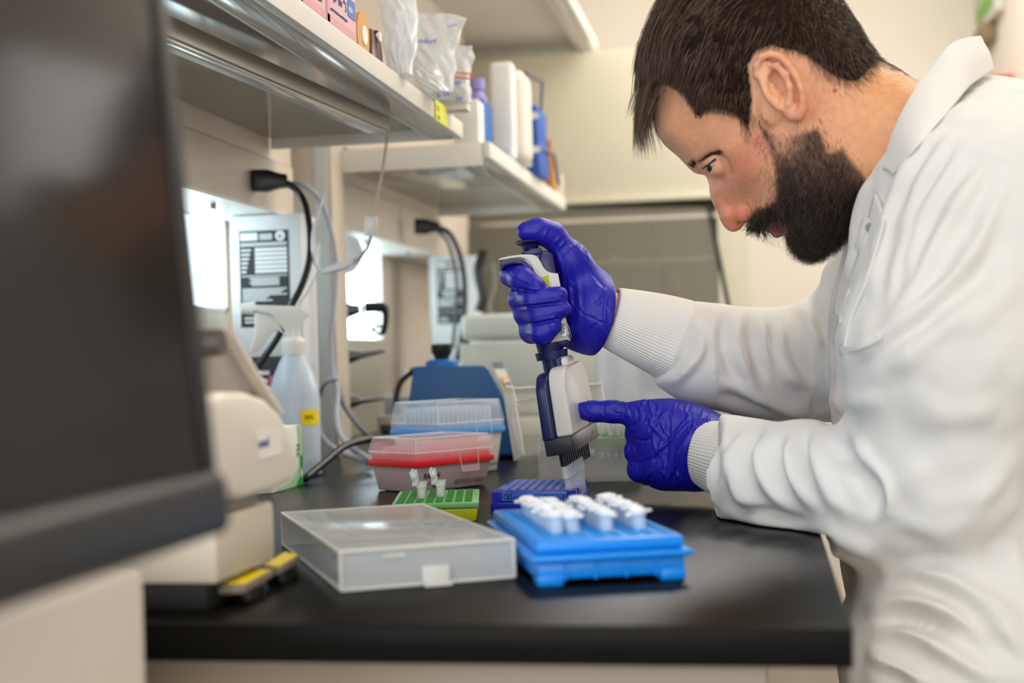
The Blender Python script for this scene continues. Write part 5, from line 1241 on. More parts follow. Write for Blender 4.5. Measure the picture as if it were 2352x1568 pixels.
# vortex mixer
vp = P(1060, 1048, 2.2); vp[2] = Z0
vm = root('vortex_mixer', vp, 'dark blue vortex mixer with black cup top behind the tip boxes', 'mixer')
m_vb = mat('mixer_blue', '#054a80', 0.45, bump=0.2, bscale=500, var=0.04, vscale=30)
q = rel(vp); pprism(q, [(950, 841), (1114, 839), (1124, 850), (1160, 915), (1172, 950), (1192, 1046), (928, 1050), (938, 925)], 2.12, 0.0, 0.150, 0.004, seg=3); q.build('housing', m_vb, vm)
pa, pb_, pc, pd = P(1119, 836, 2.13), P(1146, 835, 2.26), P(1188, 935, 2.26), P(1165, 930, 2.135)
nn_ = nrm(np.cross(pb_-pa, pd-pa)); nn_ = nn_ if nn_@RT > 0 else -nn_
def panel(q, u0, u1, v0, v1, off):
    def at(u, v): return (pa*(1-u)+pb_*u)*(1-v)+(pd*(1-u)+pc*u)*v+nn_*off
    a, b, c, d = at(u0, v0), at(u1, v0), at(u1, v1), at(u0, v1); q.quad(a, b, c, d); return q
panel(rel(vp), 0.02, 0.98, 0.0, 0.16, 0.006).build('panel_cap', mat('panel_navy', '#3d4a5a', 0.4), vm)
panel(rel(vp), 0.02, 0.98, 0.16, 1.0, 0.006).build('control_panel', mat('panel_grey', '#b9b7ab', 0.4), vm)
panel(rel(vp), 0.15, 0.9, 0.36, 0.98, 0.007).build('orange_border', mat('panel_orange', '#d9704a', 0.5), vm)
panel(rel(vp), 0.20, 0.82, 0.42, 0.92, 0.008).build('dial_plate', mat('panel_plate', '#c9c4b6', 0.5), vm)
q = rel(vp)
for k in range(3): panel(q, 0.3, 0.42, 0.48+0.13*k, 0.55+0.13*k, 0.009); panel(q, 0.5, 0.72, 0.48+0.13*k, 0.55+0.13*k, 0.009)
q.build('panel_print', m_ink, vm)
ct = P(1015, 828, 2.20)
q = rel(vp); q.lathe([(0.026, -0.014), (0.026, -0.001), (0.022, 0.002), (0.0, 0.002)], 28, Matrix.Translation(ct)); q.build('collar', mat('mixer_collar', '#1769ad', 0.35), vm)
q = rel(vp); q.lathe([(0.011, 0.0), (0.012, 0.006), (0.0165, 0.014), (0.0165, 0.026), (0.013, 0.0265), (0.011, 0.018), (0, 0.016)], 28, Matrix.Translation(ct), close=True); q.build('cup', m_blackpl, vm)
q = rel(vp); q.box(vp[0]-0.06, vp[0]-0.04, vp[1]-0.05, vp[1]-0.03, Z0, Z0+0.006); q.box(vp[0]+0.05, vp[0]+0.07, vp[1]-0.05, vp[1]-0.03, Z0, Z0+0.006); q.build('foot', m_blackpl, vm)
# white instrument
wp = P(1250, 890, 2.9); wp[2] = Z0
wi = root('benchtop_centrifuge', wp, 'pale boxy benchtop instrument with hinged lid, behind the vortex mixer', 'instrument')
m_wi = mat('instrument_white', '#ccd0c8', 0.4, var=0.015, vscale=4)
xl, xr_ = P(1054, 800, 2.70)[0], P(1430, 800, 2.70)[0]; yf = 2.66; zt = P(1250, 718, 2.75)[2]; zm = P(1250, 778, 2.75)[2]
q = rel(wp); q.box(xl, xr_, yf, yf+0.36, zm+0.001, zt, 0.012, seg=4); q.build('lid', m_wi, wi)
q = rel(wp); q.box(xl-0.002, xr_+0.002, yf-0.004, yf+0.362, 0.945, zm-0.001, 0.006, seg=3); q.build('housing', m_wi, wi)
q = rel(wp); q.box(xl+0.004, xr_-0.004, yf, yf+0.35, 0.936, 0.945); q.build('shadow_gap', m_dark, wi)
q = rel(wp); q.box(xl-0.006, xr_+0.006, yf-0.012, yf+0.36, Z0, 0.936, 0.005); q.build('base', mat('instrument_base', '#d8d2bf', 0.45), wi)
q = rel(wp); q.cyl(P(1075, 785, 2.70)-[0, 0.05, 0], P(1075, 785, 2.70)+[0, 0.0, 0], 0.0035, n=12); q.T = Matrix.Translation(-Vector(wp)); q.build('lock_hole', m_dark, wi)
# frosted tub
fp = P(1480, 960, 2.15); fp[2] = Z0
ft = root('storage_tub', fp, 'frosted clear plastic tub standing behind the open tip box', 'container')
x0_, x1_ = P(1372, 900, 2.1)[0], P(1590, 900, 2.1)[0]; zz_ = P(1450, 775, 2.1)[2]
m_tub = mat('tub_frosted', '#d5dade', 0.3, alpha=0.42, spec=0.4)
q = rel(fp); q.prism([(x0_+0.008, 2.10), (x1_-0.008, 2.10), (x1_-0.008, 2.24), (x0_+0.008, 2.24)], Z0, Z0+0.002)
for a, b in (((x0_, x0_+0.002), (2.08, 2.26)), ((x1_-0.002, x1_), (2.08, 2.26)), ((x0_, x1_), (2.08, 2.082)), ((x0_, x1_), (2.258, 2.26))): q.box(a[0], a[1], b[0], b[1], Z0, zz_)
q.build('tub_wall', m_tub, ft)
q = rel(fp); q.box(x0_-0.004, x1_+0.004, 2.074, 2.080, zz_-0.006, zz_+0.001, 0.002); q.box(x0_-0.004, x0_, 2.074, 2.266, zz_-0.006, zz_+0.001, 0.001); q.box(x1_, x1_+0.004, 2.074, 2.266, zz_-0.006, zz_+0.001, 0.001); q.box(x0_-0.004, x1_+0.004, 2.260, 2.266, zz_-0.006, zz_+0.001, 0.002); q.build('tub_rim', mat('tub_rim', '#dfe4e6', 0.3, alpha=0.7), ft)
for (px, d, h, r_, c, lab) in ((1415, 2.15, 0.06, 0.016, '#5a7ab0', 'blue bottle inside the frosted tub'), (1500, 2.17, 0.05, 0.022, '#c9ab7c', 'amber pot inside the frosted tub')):
    p = P(px, 900, d); q = MB(); q.lathe([(r_, 0), (r_, h*0.7), (r_*0.55, h*0.85), (r_*0.55, h), (0, h)], 20); o = q.build('small_bottle', mat('sb', c, 0.4)); o.location = (p[0], p[1], Z0+0.0025); tag(o, lab, 'bottle')
# blue cap thing between pipette and tub
p = P(1337, 930, 2.35); q = MB(); q.lathe([(0.012, 0), (0.012, 0.055), (0.008, 0.06), (0.014, 0.062), (0.014, 0.092), (0, 0.094)], 20); o = q.build('reagent_bottle', mat('cap_blue', '#27488f', 0.4)); o.location = (p[0], p[1], Z0); tag(o, 'small blue capped bottle between the pipette and frosted tub', 'bottle')
# drawer unit
dp = P(1650, 1000, 2.75); dp[2] = Z0
du = root('drawer_unit', dp, 'small white drawer unit standing under the raised forearm', 'drawer unit')
xa_, xb_ = P(1540, 900, 2.7)[0], P(1672, 900, 2.7)[0]; zt_ = P(1600, 862, 2.7)[2]
q = rel(dp); q.box(xa_, xb_, 2.68, 2.86, Z0, zt_, 0.003); q.build('case', mat('drawer_case', '#c8ccc8', 0.5), du)
for k in range(3):
    z_ = Z0+0.006+k*(zt_-Z0-0.01)/3
    for j in range(2):
        xs = xa_+0.006+j*(xb_-xa_-0.012)/2; q = rel(dp); q.box(xs+0.001, xs+(xb_-xa_-0.012)/2-0.001, 2.674, 2.68, z_, z_+(zt_-Z0-0.02)/3, 0.001); dr = q.build('drawer', mat('drawer_front', '#dcdcd6', 0.4), du)
        q = rel(dp); q.box(xs+0.018, xs+0.034, 2.668, 2.674, z_+0.008, z_+0.013, 0.001); q.build('handle', mat('drawer_pull', '#5b5148', 0.4), dr)
# dark jar seen under the forearm
p = P(1845, 985, 2.9); q = MB(); q.lathe([(0.035, 0), (0.035, 0.075), (0.02, 0.09), (0.024, 0.092), (0.024, 0.11), (0, 0.112)], 24); o = q.build('jar', mat('jar_dark', '#3a332b', 0.3)); o.location = (min(p[0], 0.005), 2.9, Z0); tag(o, 'dark jar on the bench seen between the two sleeves', 'jar')
# power adapter beside tip boxes
ap = onz(905, 1008, Z0); ad = root('power_adapter', ap, 'grey power adapter block on the bench left of the blue lidded box', 'adapter')
q = rel(ap); pprism(q, [(866, 955), (935, 950), (937, 1004), (868, 1007)], 2.42, 0.0, 0.07, 0.003); q.build('adapter_body', mat('adapter_grey', '#a5a192', 0.5), ad)
q = rel(ap); pprism(q, [(874, 975), (934, 973), (934, 1000), (876, 1003)], 2.415, 0.0, 0.004, 0.001); q.build('socket_face', m_blackpl, ad)
p = P(915, 930, 2.62); q = MB(); q.box(-0.028, 0.028, 0, 0.05, 0, 0.085, 0.003); o = q.build('grey_box', mat('box_grey', '#8d9294', 0.5)); o.location = (p[0], p[1], Z0); tag(o, 'plain grey box standing behind the power adapter', 'box')
# spray bottle
sp = onz(682, 1092, Z0); sb_ = root('spray_bottle', sp, 'translucent spray bottle with white trigger head and yellow label', 'spray bottle')
SD = (sp-EYE)@FW
m_sb = mat('bottle_hdpe', '#c5d3e0', 0.3, alpha=0.9, sss=0.2)
q = MB(); q.lathe([(0.030, 0.0), (0.0335, 0.004), (0.034, 0.11), (0.0325, 0.122), (0.027, 0.140), (0.019, 0.158), (0.0145, 0.166), (0.0145, 0.172), (0, 0.172)], 40); q.build('bottle', m_sb, sb_)
q = MB(); q.lathe([(0.0342, 0.003), (0.0342, 0.028), (0.0341, 0.0282)], 40, close=True); q.build('liquid', mat('liquid', '#a9bccd', 0.2), sb_)
q = MB(); q.lathe([(0.0155, 0.166), (0.0158, 0.186), (0.0145, 0.188), (0.010, 0.190), (0.010, 0.200), (0.0, 0.200)], 32)
for k in range(28): a = 2*math.pi*k/28; q.cyl((0.0157*math.cos(a), 0.0157*math.sin(a), 0.168), (0.0157*math.cos(a), 0.0157*math.sin(a), 0.184), 0.0008, n=6)
q.build('cap_ring', m_whitepl, sb_)
q = rel(sp); pprism(q, [(583, 700), (690, 703), (713, 720), (700, 735), (688, 760), (686, 785), (665, 787), (655, 760), (625, 722), (590, 716), (583, 714)], SD-0.010, 0.0, 0.020, 0.003, seg=3); q.build('head', m_whitepl, sb_)
q = rel(sp); q.cyl(P(556, 708, SD), P(585, 708, SD), 0.0075, 0.0095, n=20); q.build('nozzle', m_whitepl, sb_)
q = rel(sp); pprism(q, [(585, 716), (606, 718), (630, 722), (655, 770), (640, 758), (625, 765), (612, 782), (598, 800), (578, 812), (572, 806), (584, 770)], SD-0.006, 0.0, 0.012, 0.002); q.build('trigger', m_whitepl, sb_)
lw = MB(); 
for k in range(6):
    a0_ = math.radians(-58+k*9); a1_ = math.radians(-58+(k+1)*9); R_ = 0.0345
    lw.quad((R_*math.cos(a0_), R_*math.sin(a0_), 0.070), (R_*math.cos(a1_), R_*math.sin(a1_), 0.070), (R_*math.cos(a1_), R_*math.sin(a1_), 0.091), (R_*math.cos(a0_), R_*math.sin(a0_), 0.091))
lw.build('yellow_label', mat('label_yellow', '#f0d000', 0.6), sb_)
text('70%', 0.008, m_ink, sb_, frame((0.0222, -0.0272, 0.078), nrm([0.77, 0.63, 0]), (0, 0, 1), nrm([0.63, -0.77, 0])), name='handwriting')
# green and white wipes carton
kc = root('carton', (-0.63, 1.655, Z0), 'white and green carton standing between instrument and spray bottle', 'carton')
q = MB(); q.box(-0.055, 0.052, -0.058, 0.058, 0, 0.076, 0.0008); q.build('box', mat('carton_white', '#dfe2d8', 0.55), kc)
q = MB(); q.prism([(0.058, 0), (0.0579, 0.076), (0.040, 0.076), (0.047, 0.05), (0.047, 0.03), (0.044, 0.024), (0.010, 0.006), (-0.03, 0.004), (-0.03, 0)], 0.0522, 0.0526, M=frame((0, 0, 0), (0, 1, 0), (0, 0, 1), (1, 0, 0))); q.build('green_band', mat('carton_sage', '#9fc79c', 0.55), kc)
q = MB(); q.prism([(0.058, 0), (0.0579, 0.038), (0.049, 0.037), (0.047, 0.012), (0.036, 0.004), (0.030, 0)], 0.0527, 0.0530, M=frame((0, 0, 0), (0, 1, 0), (0, 0, 1), (1, 0, 0))); q.build('green_corner', mat('carton_green', '#118a3e', 0.55), kc)
q = MB(); q.prism([(0.052, 0.008), (0.056, 0.015), (0.052, 0.022), (0.048, 0.015)], 0.0531, 0.0534, M=frame((0, 0, 0), (0, 1, 0), (0, 0, 1), (1, 0, 0))); q.build('diamond_mark', m_whitepl, kc)
text('TH', 0.013, m_ink, kc, frame((0.0532, 0.046, 0.036), (0, 0, 1), (0, -1, 0), (1, 0, 0)), name='print')
# small white cup and printed black box behind
p = P(608, 900, 1.98); q = MB(); q.lathe([(0.014, 0), (0.017, 0.075), (0.0185, 0.076), (0.0185, 0.082), (0, 0.083)], 24); o = q.build('cup', mat('cup_white', '#d5d8d6', 0.5)); o.location = (p[0], p[1], Z0); tag(o, 'small pale lidded pot behind the spray bottle', 'pot')
q = rel((0, 0, 0)); bb = P(620, 950, 2.06); q = MB(); q.box(-0.028, 0.028, 0, 0.02, 0, 0.165, 0.002); o = q.build('box', mat('printed_black', '#25252c', 0.5)); o.location = (bb[0], bb[1], Z0); tag(o, 'upright black printed pack behind the trigger of the spray bottle', 'pack')
q = MB()
for k in range(5): q.box(-0.018, -0.002+0.003*(k % 3), -0.0006, 0, 0.09+0.012*k, 0.096+0.012*k)
q.build('white_print', m_whitepl, o)
q = MB(); q.box(0.000, 0.012, -0.0008, 0, 0.120, 0.136); q.build('pink_mark', mat('pink_mark', '#d86a94', 0.5), o)

# ---- labelled supply boxes on the wall
def supply(X0, X1, Y, z0, z1, lx0, lx1, lz0, lz1, label, grp):
    c = ((X0+X1)/2, Y, z0); r = root('supply_box', c, label, 'supply box', grp)
    q = rel(c); q.box(X0, X1, Y, Y+0.07, z0, z1, 0.004); q.build('case', mat('supply_white', '#dfe4e6', 0.4), r)
    q = rel(c); q.box(lx0, lx1, Y-0.0012, Y-0.0002, lz0+0.028, lz1, 0.0); b = q.build('label_plate', mat('label_black', '#1d2226', 0.5), r)
    q = rel(c); q.box(lx0, lx1, Y-0.0012, Y-0.0002, lz0, lz0+0.026); q.build('label_plate', b.data.materials[0], r)
    w_ = lx1-lx0; h_ = lz1-lz0; q = rel(c); Yf = Y-0.0022
    def L(u0, u1, v0, v1): q.box(lx0+u0*w_, lx0+u1*w_, Yf, Yf+0.0008, lz1-v1*h_, lz1-v0*h_)
    L(0.03, 0.38, 0.02, 0.10)
    for k in range(3): L(0.42, 0.68, 0.035+k*0.022, 0.050+k*0.022)
    for k in range(2): L(0.03, 0.97, 0.125+k*0.02, 0.138+k*0.02)
    for k in range(6): L(0.32, 0.97, 0.18+k*0.045, 0.215+k*0.045); L(0.04, 0.24-0.02*k, 0.19+k*0.045, 0.21+k*0.045)
    L(0.04, 0.97, 0.465, 0.475)
    for k in range(4): L(0.2+0.04*(k % 2), 0.8, 0.49+k*0.022, 0.503+k*0.022)
    for k in range(7): L(0.05, 0.95-0.06*(k % 3)-0.3*(k > 3), 0.60+k*0.020, 0.612+k*0.020)
    for k in range(2): L(0.08, 0.42, 0.90+k*0.04, 0.92+k*0.04)
    q.build('label_print', mat('print_white', '#e6ebea', 0.6), r)['kind'] = 'stuff'
    q = rel(c); q.cyl((lx0+0.84*w_, Yf+0.0012, lz1-0.06*h_), (lx0+0.84*w_, Yf, lz1-0.06*h_), 0.10*w_, n=28); q.build('approval_mark', mat('print_white2', '#e6ebea', 0.6), r)
    text('e', 0.14*w_, m_ink, r, Matrix.Translation(-Vector(c)) @ frame((lx0+0.80*w_, Yf-0.0002, lz1-0.085*h_), (1, 0, 0), (0, 0, 1), (0, -1, 0)), bold=True)
    return r
def at2(px, py): p = ony(px, py, 2.0); return p
a_, b_ = at2(549, 532), at2(668, 748)
supply(at2(528, 600)[0], at2(694, 600)[0], 2.0, 1.00, 1.279, a_[0], b_[0], b_[2], a_[2], 'white supply box with black rating label under near rail', 'white supply boxes with black labels')
a_, b_ = ony(1002, 600, 3.1), ony(1066, 742, 3.1)
supply(ony(985, 600, 3.1)[0], ony(1090, 600, 3.1)[0], 3.1, 1.00, 1.285, a_[0], b_[0], b_[2], a_[2], 'distant white supply box with black label beyond the gas taps', 'white supply boxes with black labels')

# ---- gas taps on the post: (px of root, py, px tip, tip dy, has rubber elbow)
m_tap = mat('tap_steel', '#77787a', 0.28, metal=0.85)
for i, (y_, yt, elbow, lab) in enumerate(((712, 705, True, 'upper steel gas tap with black rubber elbow, on the post'), (818, 806, False, 'middle steel gas tap with ribbed spout, on the post'), (922, 914, False, 'lowest steel gas tap with ribbed spout, on the post'))):
    d_ = 2.40; c = P(778, y_, d_); c[0] = -0.665; r = root('gas_tap', c, lab, 'gas tap', 'steel gas taps on the post')
    c0_ = P(772, y_, d_); c1_ = P(812, y_, d_); c2_ = P(826, y_-2, d_); c3_ = P(884, yt, d_)
    q = rel(c); q.tube([c0_-RT*0.03, c0_, P(795, y_+2, d_), c2_], [0.012, 0.012, 0.013, 0.007], n=18); q.build('valve_body', m_tap, r)
    q = rel(c); q.cyl(P(792, y_-16, d_), P(792, y_-6, d_), 0.008, n=16); q.cyl(P(788, y_+18, d_), P(792, y_+4, d_), 0.009, n=16); q.build('knob', m_blackpl, r)
    if elbow:
        q = rel(c); q.tube([P(838, 706, d_), P(862, 705, d_), P(882, 706, d_)], 0.0085, n=16); q.tube([P(880, 703, d_), P(886, 720, d_), P(884, 750, d_), P(878, 765, d_)], [0.009, 0.006, 0.005, 0.006], n=12); q.build('rubber_elbow', m_blackpl, r)
        q = rel(c); q.tube([P(832, 700, d_), P(836, 730, d_), P(856, 758, d_), P(876, 768, d_), P(884, 755, d_), P(866, 748, d_), P(856, 760, d_)], 0.0025, n=8); q.build('strap', m_blackpl, r)
    else:
        q = rel(c); n_ = 9
        for k in range(n_):
            t0, t1 = k/n_, (k+1)/n_; q.cyl(c2_*(1-t0)+c3_*t0, c2_*(1-t1)+c3_*t1, 0.0068-0.0035*t0, 0.0048-0.0035*t1*0.9, n=14)
        q.build('ribbed_spout', m_tap, r)
# paper roll behind the post
q = MB(); pr_ = P(818, 560, 2.55); q.T = Matrix.Identity(4); q.cyl((0, 0, 0), (0, 0.08, 0), 0.030, n=32); o = q.build('paper_roll', mat('paper_white', '#e6e8ea', 0.8)); o.location = (pr_[0]-0.045, pr_[1], pr_[2]-0.02); tag(o, 'white paper roll against the lit pane beyond the post', 'paper roll')
q = MB(); q.prism([(-0.004, 0.0), (0.03, 0.038), (0.05, 0.030), (0.062, 0.0), (0.05, -0.02), (0.03, -0.03)], 0.0, 0.002, M=frame((0, -0.002, 0), (1, 0, 0), (0, 0, 1), (0, -1, 0))); q.build('loose_sheet', o.data.materials[0], o)
# hanging black tubing and tongs far back
def cable(name, pts, r, m_, label, n=10, cat='cable', group=None):
    q = MB(); q.tube([P(*p) for p in pts], r, n=n, sub=8); o = q.build(name, m_, None, 180); tag(o, label, cat, group); return o
cable('hose', [(1112, 575, 3.0), (1098, 620, 3.0), (1108, 680, 3.0), (1100, 715, 3.0)], 0.010, m_blackpl, 'black hose hanging on the far wall beside the fume cabinet', cat='hose')
cable('hose', [(1128, 600, 3.0), (1135, 650, 3.0), (1122, 700, 3.0), (1128, 720, 3.0)], 0.006, mat('hose_grey', '#77756c', 0.5), 'grey hose hanging next to the black hose on far wall', cat='hose')

# ---- plugs, outlets and cables
def plug(px, py, d, s, label, grp):
    c = P(px, py, d); r = root('plug', c, label, 'plug', grp)
    ex_ = nrm(RT*0.98+FW*0.1); ez_ = np.array([0, 0, 1.0]); ey_ = np.cross(ez_, ex_)
    q = MB(); q.prism([(-0.0, -0.015*s), (0.022*s, -0.0155*s), (0.040*s, -0.010*s), (0.050*s, -0.009*s), (0.050*s, 0.009*s), (0.040*s, 0.010*s), (0.022*s, 0.0155*s), (0, 0.015*s)], -0.012*s, 0.012*s, M=frame((0, 0, 0), ex_, ez_, -ey_), bev=0.002*s); q.build('plug_body', m_blackpl, r)
    q = MB(); q.cyl((0, 0, 0), ex_*0.004, 0.005, n=12); q.build('prong_base', m_metal, r); return r
plug(580, 415, 2.02, 1.0, 'black power plug pushed into the near service rail', 'black plugs in the rails')
plug(952, 520, 2.85, 1.0, 'black power plug in the far service rail', 'black plugs in the rails')
def outlet(px, py, d, lab):
    c = P(px, py, d); q = MB(); q.T = Matrix.Identity(4); q.cyl((0, 0, 0), RT*0.004, 0.021, n=32); q.cyl(RT*0.004, RT*0.006, 0.017, n=32); o = q.build('socket', mat('socket_grey', '#b3a899', 0.5)); o.location = c; tag(o, lab, 'socket')
outlet(573, 420, 2.035, 'round grey socket behind the near black plug')
outlet(596, 432, 2.085, 'round grey socket just behind the nearest one, holding the grey cable')
cable('power_cable', [(632, 418, 2.02), (662, 423, 2.02), (696, 455, 2.02), (711, 520, 2.0), (711, 590, 1.98), (695, 650, 1.97), (668, 705, 1.96), (640, 770, 1.96), (600, 830, 1.96), (585, 850, 1.96)], 0.0050, m_blackpl, 'thick black power cable hanging from the near plug')
cable('power_cable', [(640, 424, 2.08), (690, 425, 2.08), (730, 455, 2.10), (757, 520, 2.12), (771, 600, 2.13), (768, 680, 2.13), (760, 780, 2.13), (766, 860, 2.12), (776, 900, 2.10), (774, 960, 2.06), (790, 1010, 2.0), (850, 1056, 1.95)], 0.0042, m_greypl, 'long grey cable from socket down past the post to the bench')
cable('power_cable', [(773, 868, 2.1), (745, 880, 2.12), (733, 920, 2.14), (735, 990, 2.1), (770, 1030, 2.03), (845, 1062, 1.96)], 0.0040, m_greypl, 'grey cable looping left behind the spray bottle')
cable('power_cable', [(776, 880, 2.12), (790, 930, 2.14), (830, 985, 2.16), (862, 1012, 2.2)], 0.0040, m_greypl, 'grey cable curving right from the post to the adapter')
cable('power_cable', [(700, 1100, 1.80), (745, 1062, 1.86), (790, 1026, 1.92), (840, 1010, 1.97), (900, 1006, 2.0)], 0.0052, m_blackpl, 'black cable lying on the bench behind the pink tip box')
cable('power_cable', [(950, 850, 2.3), (922, 875, 2.36), (910, 910, 2.42), (912, 950, 2.46)], 0.0055, m_blackpl, 'black cable curving down behind the vortex mixer')
cable('power_cable', [(1005, 522, 2.85), (1035, 540, 2.86), (1060, 600, 2.88), (1068, 680, 2.9), (1062, 760, 2.9), (1050, 830, 2.9)], 0.0058, mat('cable_dark', '#25252a', 0.5), 'dark cable hanging from the far plug')
cable('power_cable', [(1005, 530, 2.87), (1030, 560, 2.88), (1048, 640, 2.9), (1046, 720, 2.92), (1040, 800, 2.92)], 0.004, mat('cable_mid', '#5a5852', 0.5), 'grey cable hanging just left of the far dark cable')
m_wc = mat('white_cord', '#d9dade', 0.4)
cable('lamp_cord', [(890, 312, 1.98), (880, 380, 1.98), (866, 460, 1.98), (855, 500, 1.98)], 0.0022, mat('cord_cream', '#b7ab98', 0.5), 'thin cord dropping from the lamp end to white switch', cat='cord')
sw = P(853, 520, 1.98); s_ = root('inline_switch', sw, 'small white cord switch hanging from the lamp cord', 'switch')
q = rel(sw); pprism(q, [(838, 496), (868, 498), (866, 544), (836, 541)], 1.975, 0.0, 0.014, 0.002); q.build('switch_body', mat('switch_white', '#dedcd8', 0.4), s_)
q = rel(sw); pprism(q, [(847, 505), (858, 506), (857, 532), (846, 531)], 1.972, 0.0, 0.004, 0.001); q.build('rocker', m_whitepl, s_)
cable('lamp_cord', [(852, 543, 1.98), (843, 570, 1.98), (822, 598, 1.98)], 0.0022, mat('cord_brown', '#8d8a86', 0.5), 'short cord between the switch and white connector', cat='cord')
cable('lamp_cord', [(738, 624, 1.98), (722, 600, 1.98), (719, 540, 1.98), (733, 480, 2.0), (742, 450, 2.03), (738, 440, 2.06)], 0.0024, m_wc, 'white cord looping up from connector along the post', cat='cord')
cable('lamp_cord', [(733, 560, 2.04), (728, 620, 2.03), (705, 670, 2.02), (684, 700, 2.01), (672, 740, 2.01)], 0.0024, m_wc, 'white cord slanting down behind the spray head', cat='cord')
ccn = P(780, 612, 1.98); s_ = root('cord_connector', ccn, 'white barrel connector joining the two lamp cords', 'connector')
q = rel(ccn); q.tube([P(738, 625, 1.98), P(760, 618, 1.98), P(790, 610, 1.98), P(812, 600, 1.98)], [0.003, 0.0055, 0.0062, 0.0040], n=14); q.build('barrel', m_wc, s_)
q = rel(ccn); q.tube([P(812, 600, 1.98), P(822, 597, 1.98)], 0.0042, n=12, sub=1); q.build('ring', m_greypl, s_)

# ---- white bench instrument at left
N_ = onz(500, 1335, Z0+0.02); bi = root('bench_scanner', (N_[0], N_[1], Z0), 'rounded beige instrument with yellow foot trays beside the monitor', 'instrument')
X1 = float(N_[0]); Y1 = float(N_[1]); Yb = float(onx(632, 1262, X1)[1])
m_be = mat('instrument_beige', '#cdbfa9', 0.5, var=0.02, vscale=5); m_hw = mat('instrument_cream', '#e4d8c8', 0.4)
YZ = frame((0, 0, 0), (0, 1, 0), (0, 0, 1), (1, 0, 0))
def relb(): return rel((N_[0], N_[1], Z0))
q = relb(); q.box(X1-0.24, X1, Y1, Yb, Z0+0.018, float(onx(500, 1190, X1)[2]), 0.003); q.build('base', m_be, bi)
q = relb(); q.box(X1-0.235, X1-0.004, Y1+0.01, Yb-0.02, float(onx(500, 1190, X1)[2]), 1.0, 0.003); q.build('column', mat('column_grey', '#8f877a', 0.5), bi)
def yz(pts, X): return [(float(onx(x, y, X)[1]), float(onx(x, y, X)[2])) for x, y in pts]
XH = X1+0.006
q = relb(); q.prism(yz([(505, 1105), (492, 1040), (484, 960), (480, 912), (520, 898), (575, 900), (615, 915), (645, 945), (668, 990), (682, 1045), (688, 1090), (672, 1108), (620, 1130), (560, 1148), (530, 1140)], XH), XH-0.16, XH, M=YZ, bev=0.006, seg=3); hd_ = q.build('scan_head', m_hw, bi)
q = relb(); q.prism(yz([(470, 905), (468, 760), (528, 757), (545, 775), (600, 860), (650, 935), (600, 905)], XH-0.004), XH-0.13, XH-0.010, M=YZ, bev=0.003); q.build('rear_arm', mat('arm_taupe', '#a89e93', 0.5), bi)
q = relb(); q.prism(yz([(528, 755), (538, 762), (658, 950), (646, 950), (600, 880)], XH-0.002), XH-0.13, XH-0.002, M=YZ, bev=0.002); q.build('arm_edge', m_hw, bi)
hc = onx(503, 787, XH); q = relb(); q.cyl((XH-0.14, hc[1], hc[2]), (XH+0.002, hc[1], hc[2]), 0.0085, n=28); q.build('hinge', mat('hinge_brown', '#4d4238', 0.45), bi)
q = relb(); q.prism(yz([(584, 990), (640, 982), (646, 1042), (592, 1058)], XH), XH+0.0002, XH+0.0008, M=YZ); q.build('label', mat('label_pale', '#ece4d9', 0.5), bi)
lp_ = onx(594, 1030, XH+0.001); lq_ = onx(640, 1016, XH+0.001); dl = nrm(lq_-lp_); text('wend', 0.0095, mat('label_violet', '#4d4a9c', 0.6), bi, Matrix.Translation(-Vector((N_[0], N_[1], Z0))) @ frame(lp_, dl, nrm(np.cross([1, 0, 0], dl)), (1, 0, 0)), bold=True)
for (a, b, c_, dd), nm in ((((500, 1344), (560, 1342), (628, 1306), (585, 1302)), 'tray'), (((598, 1300), (640, 1302), (690, 1272), (655, 1265)), 'tray')):
    ps = [onz(*p, Z0+0.014) for p in (a, b, c_, dd)]
    q = relb(); t_ = MB(); poly = [(p[0], p[1]) for p in ps]; q.prism(poly, Z0+0.008, Z0+0.0135, bev=0.001); tr = q.build('foot_tray', mat('tray_taupe', '#86786a', 0.5), bi)
    cx_ = np.mean(ps, 0); q = relb(); q.prism([(float(cx_[0]+(p[0]-cx_[0])*0.86), float(cx_[1]+(p[1]-cx_[1])*0.86)) for p in ps], Z0+0.0137, Z0+0.0142); q.build('yellow_plate', mat('plate_yellow', '#f2d60c', 0.5), tr)
    q = relb(); q.lathe([(0.012, 0), (0.012, 0.008)], 16, Matrix.Translation((cx_[0], cx_[1], Z0))); q.build('rubber_foot', m_blackpl, tr)
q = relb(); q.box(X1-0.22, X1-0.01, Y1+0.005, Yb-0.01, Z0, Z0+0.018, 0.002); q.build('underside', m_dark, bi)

# ---- monitor
h_ = np.array([P(1715, 820, 1.0)-EYE])[0]; ew = nrm([h_[0], h_[1], 0]); BC = P(498, 1192, 0.62); 
tp_ = P(352, 0, 0.615); eh = nrm((tp_-BC)-ew*((tp_-BC)@ew)); en = np.cross(ew, eh); en = en if en@RT > 0 else -en
if en@RT < 0: en = -en
Mm = frame(BC, -ew, eh, en)
mo = group_obj('monitor', Mm, 'large black glossy computer monitor close up at left', 'monitor')
q = MB(); q.box(0.0, 0.54, 0.001, 0.33, -0.022, -0.001, 0.003); q.build('back_shell', m_blackpl, mo)
q = MB(); q.box(0.012, 0.53, 0.022, 0.32, -0.001, 0.0005); q.build('screen', mat('screen_glass', '#2b2825', 0.12, spec=0.09), mo)
m_bz = mat('bezel_black', '#1c1a18', 0.4)
q = MB(); q.box(0.0, 0.012, 0.0, 0.33, -0.003, 0.003, 0.0012); q.build('bezel_side', m_bz, mo)
q = MB(); q.box(0.0, 0.54, -0.006, 0.022, -0.012, 0.008, 0.006, seg=4); q.build('bezel_bottom', m_bz, mo)
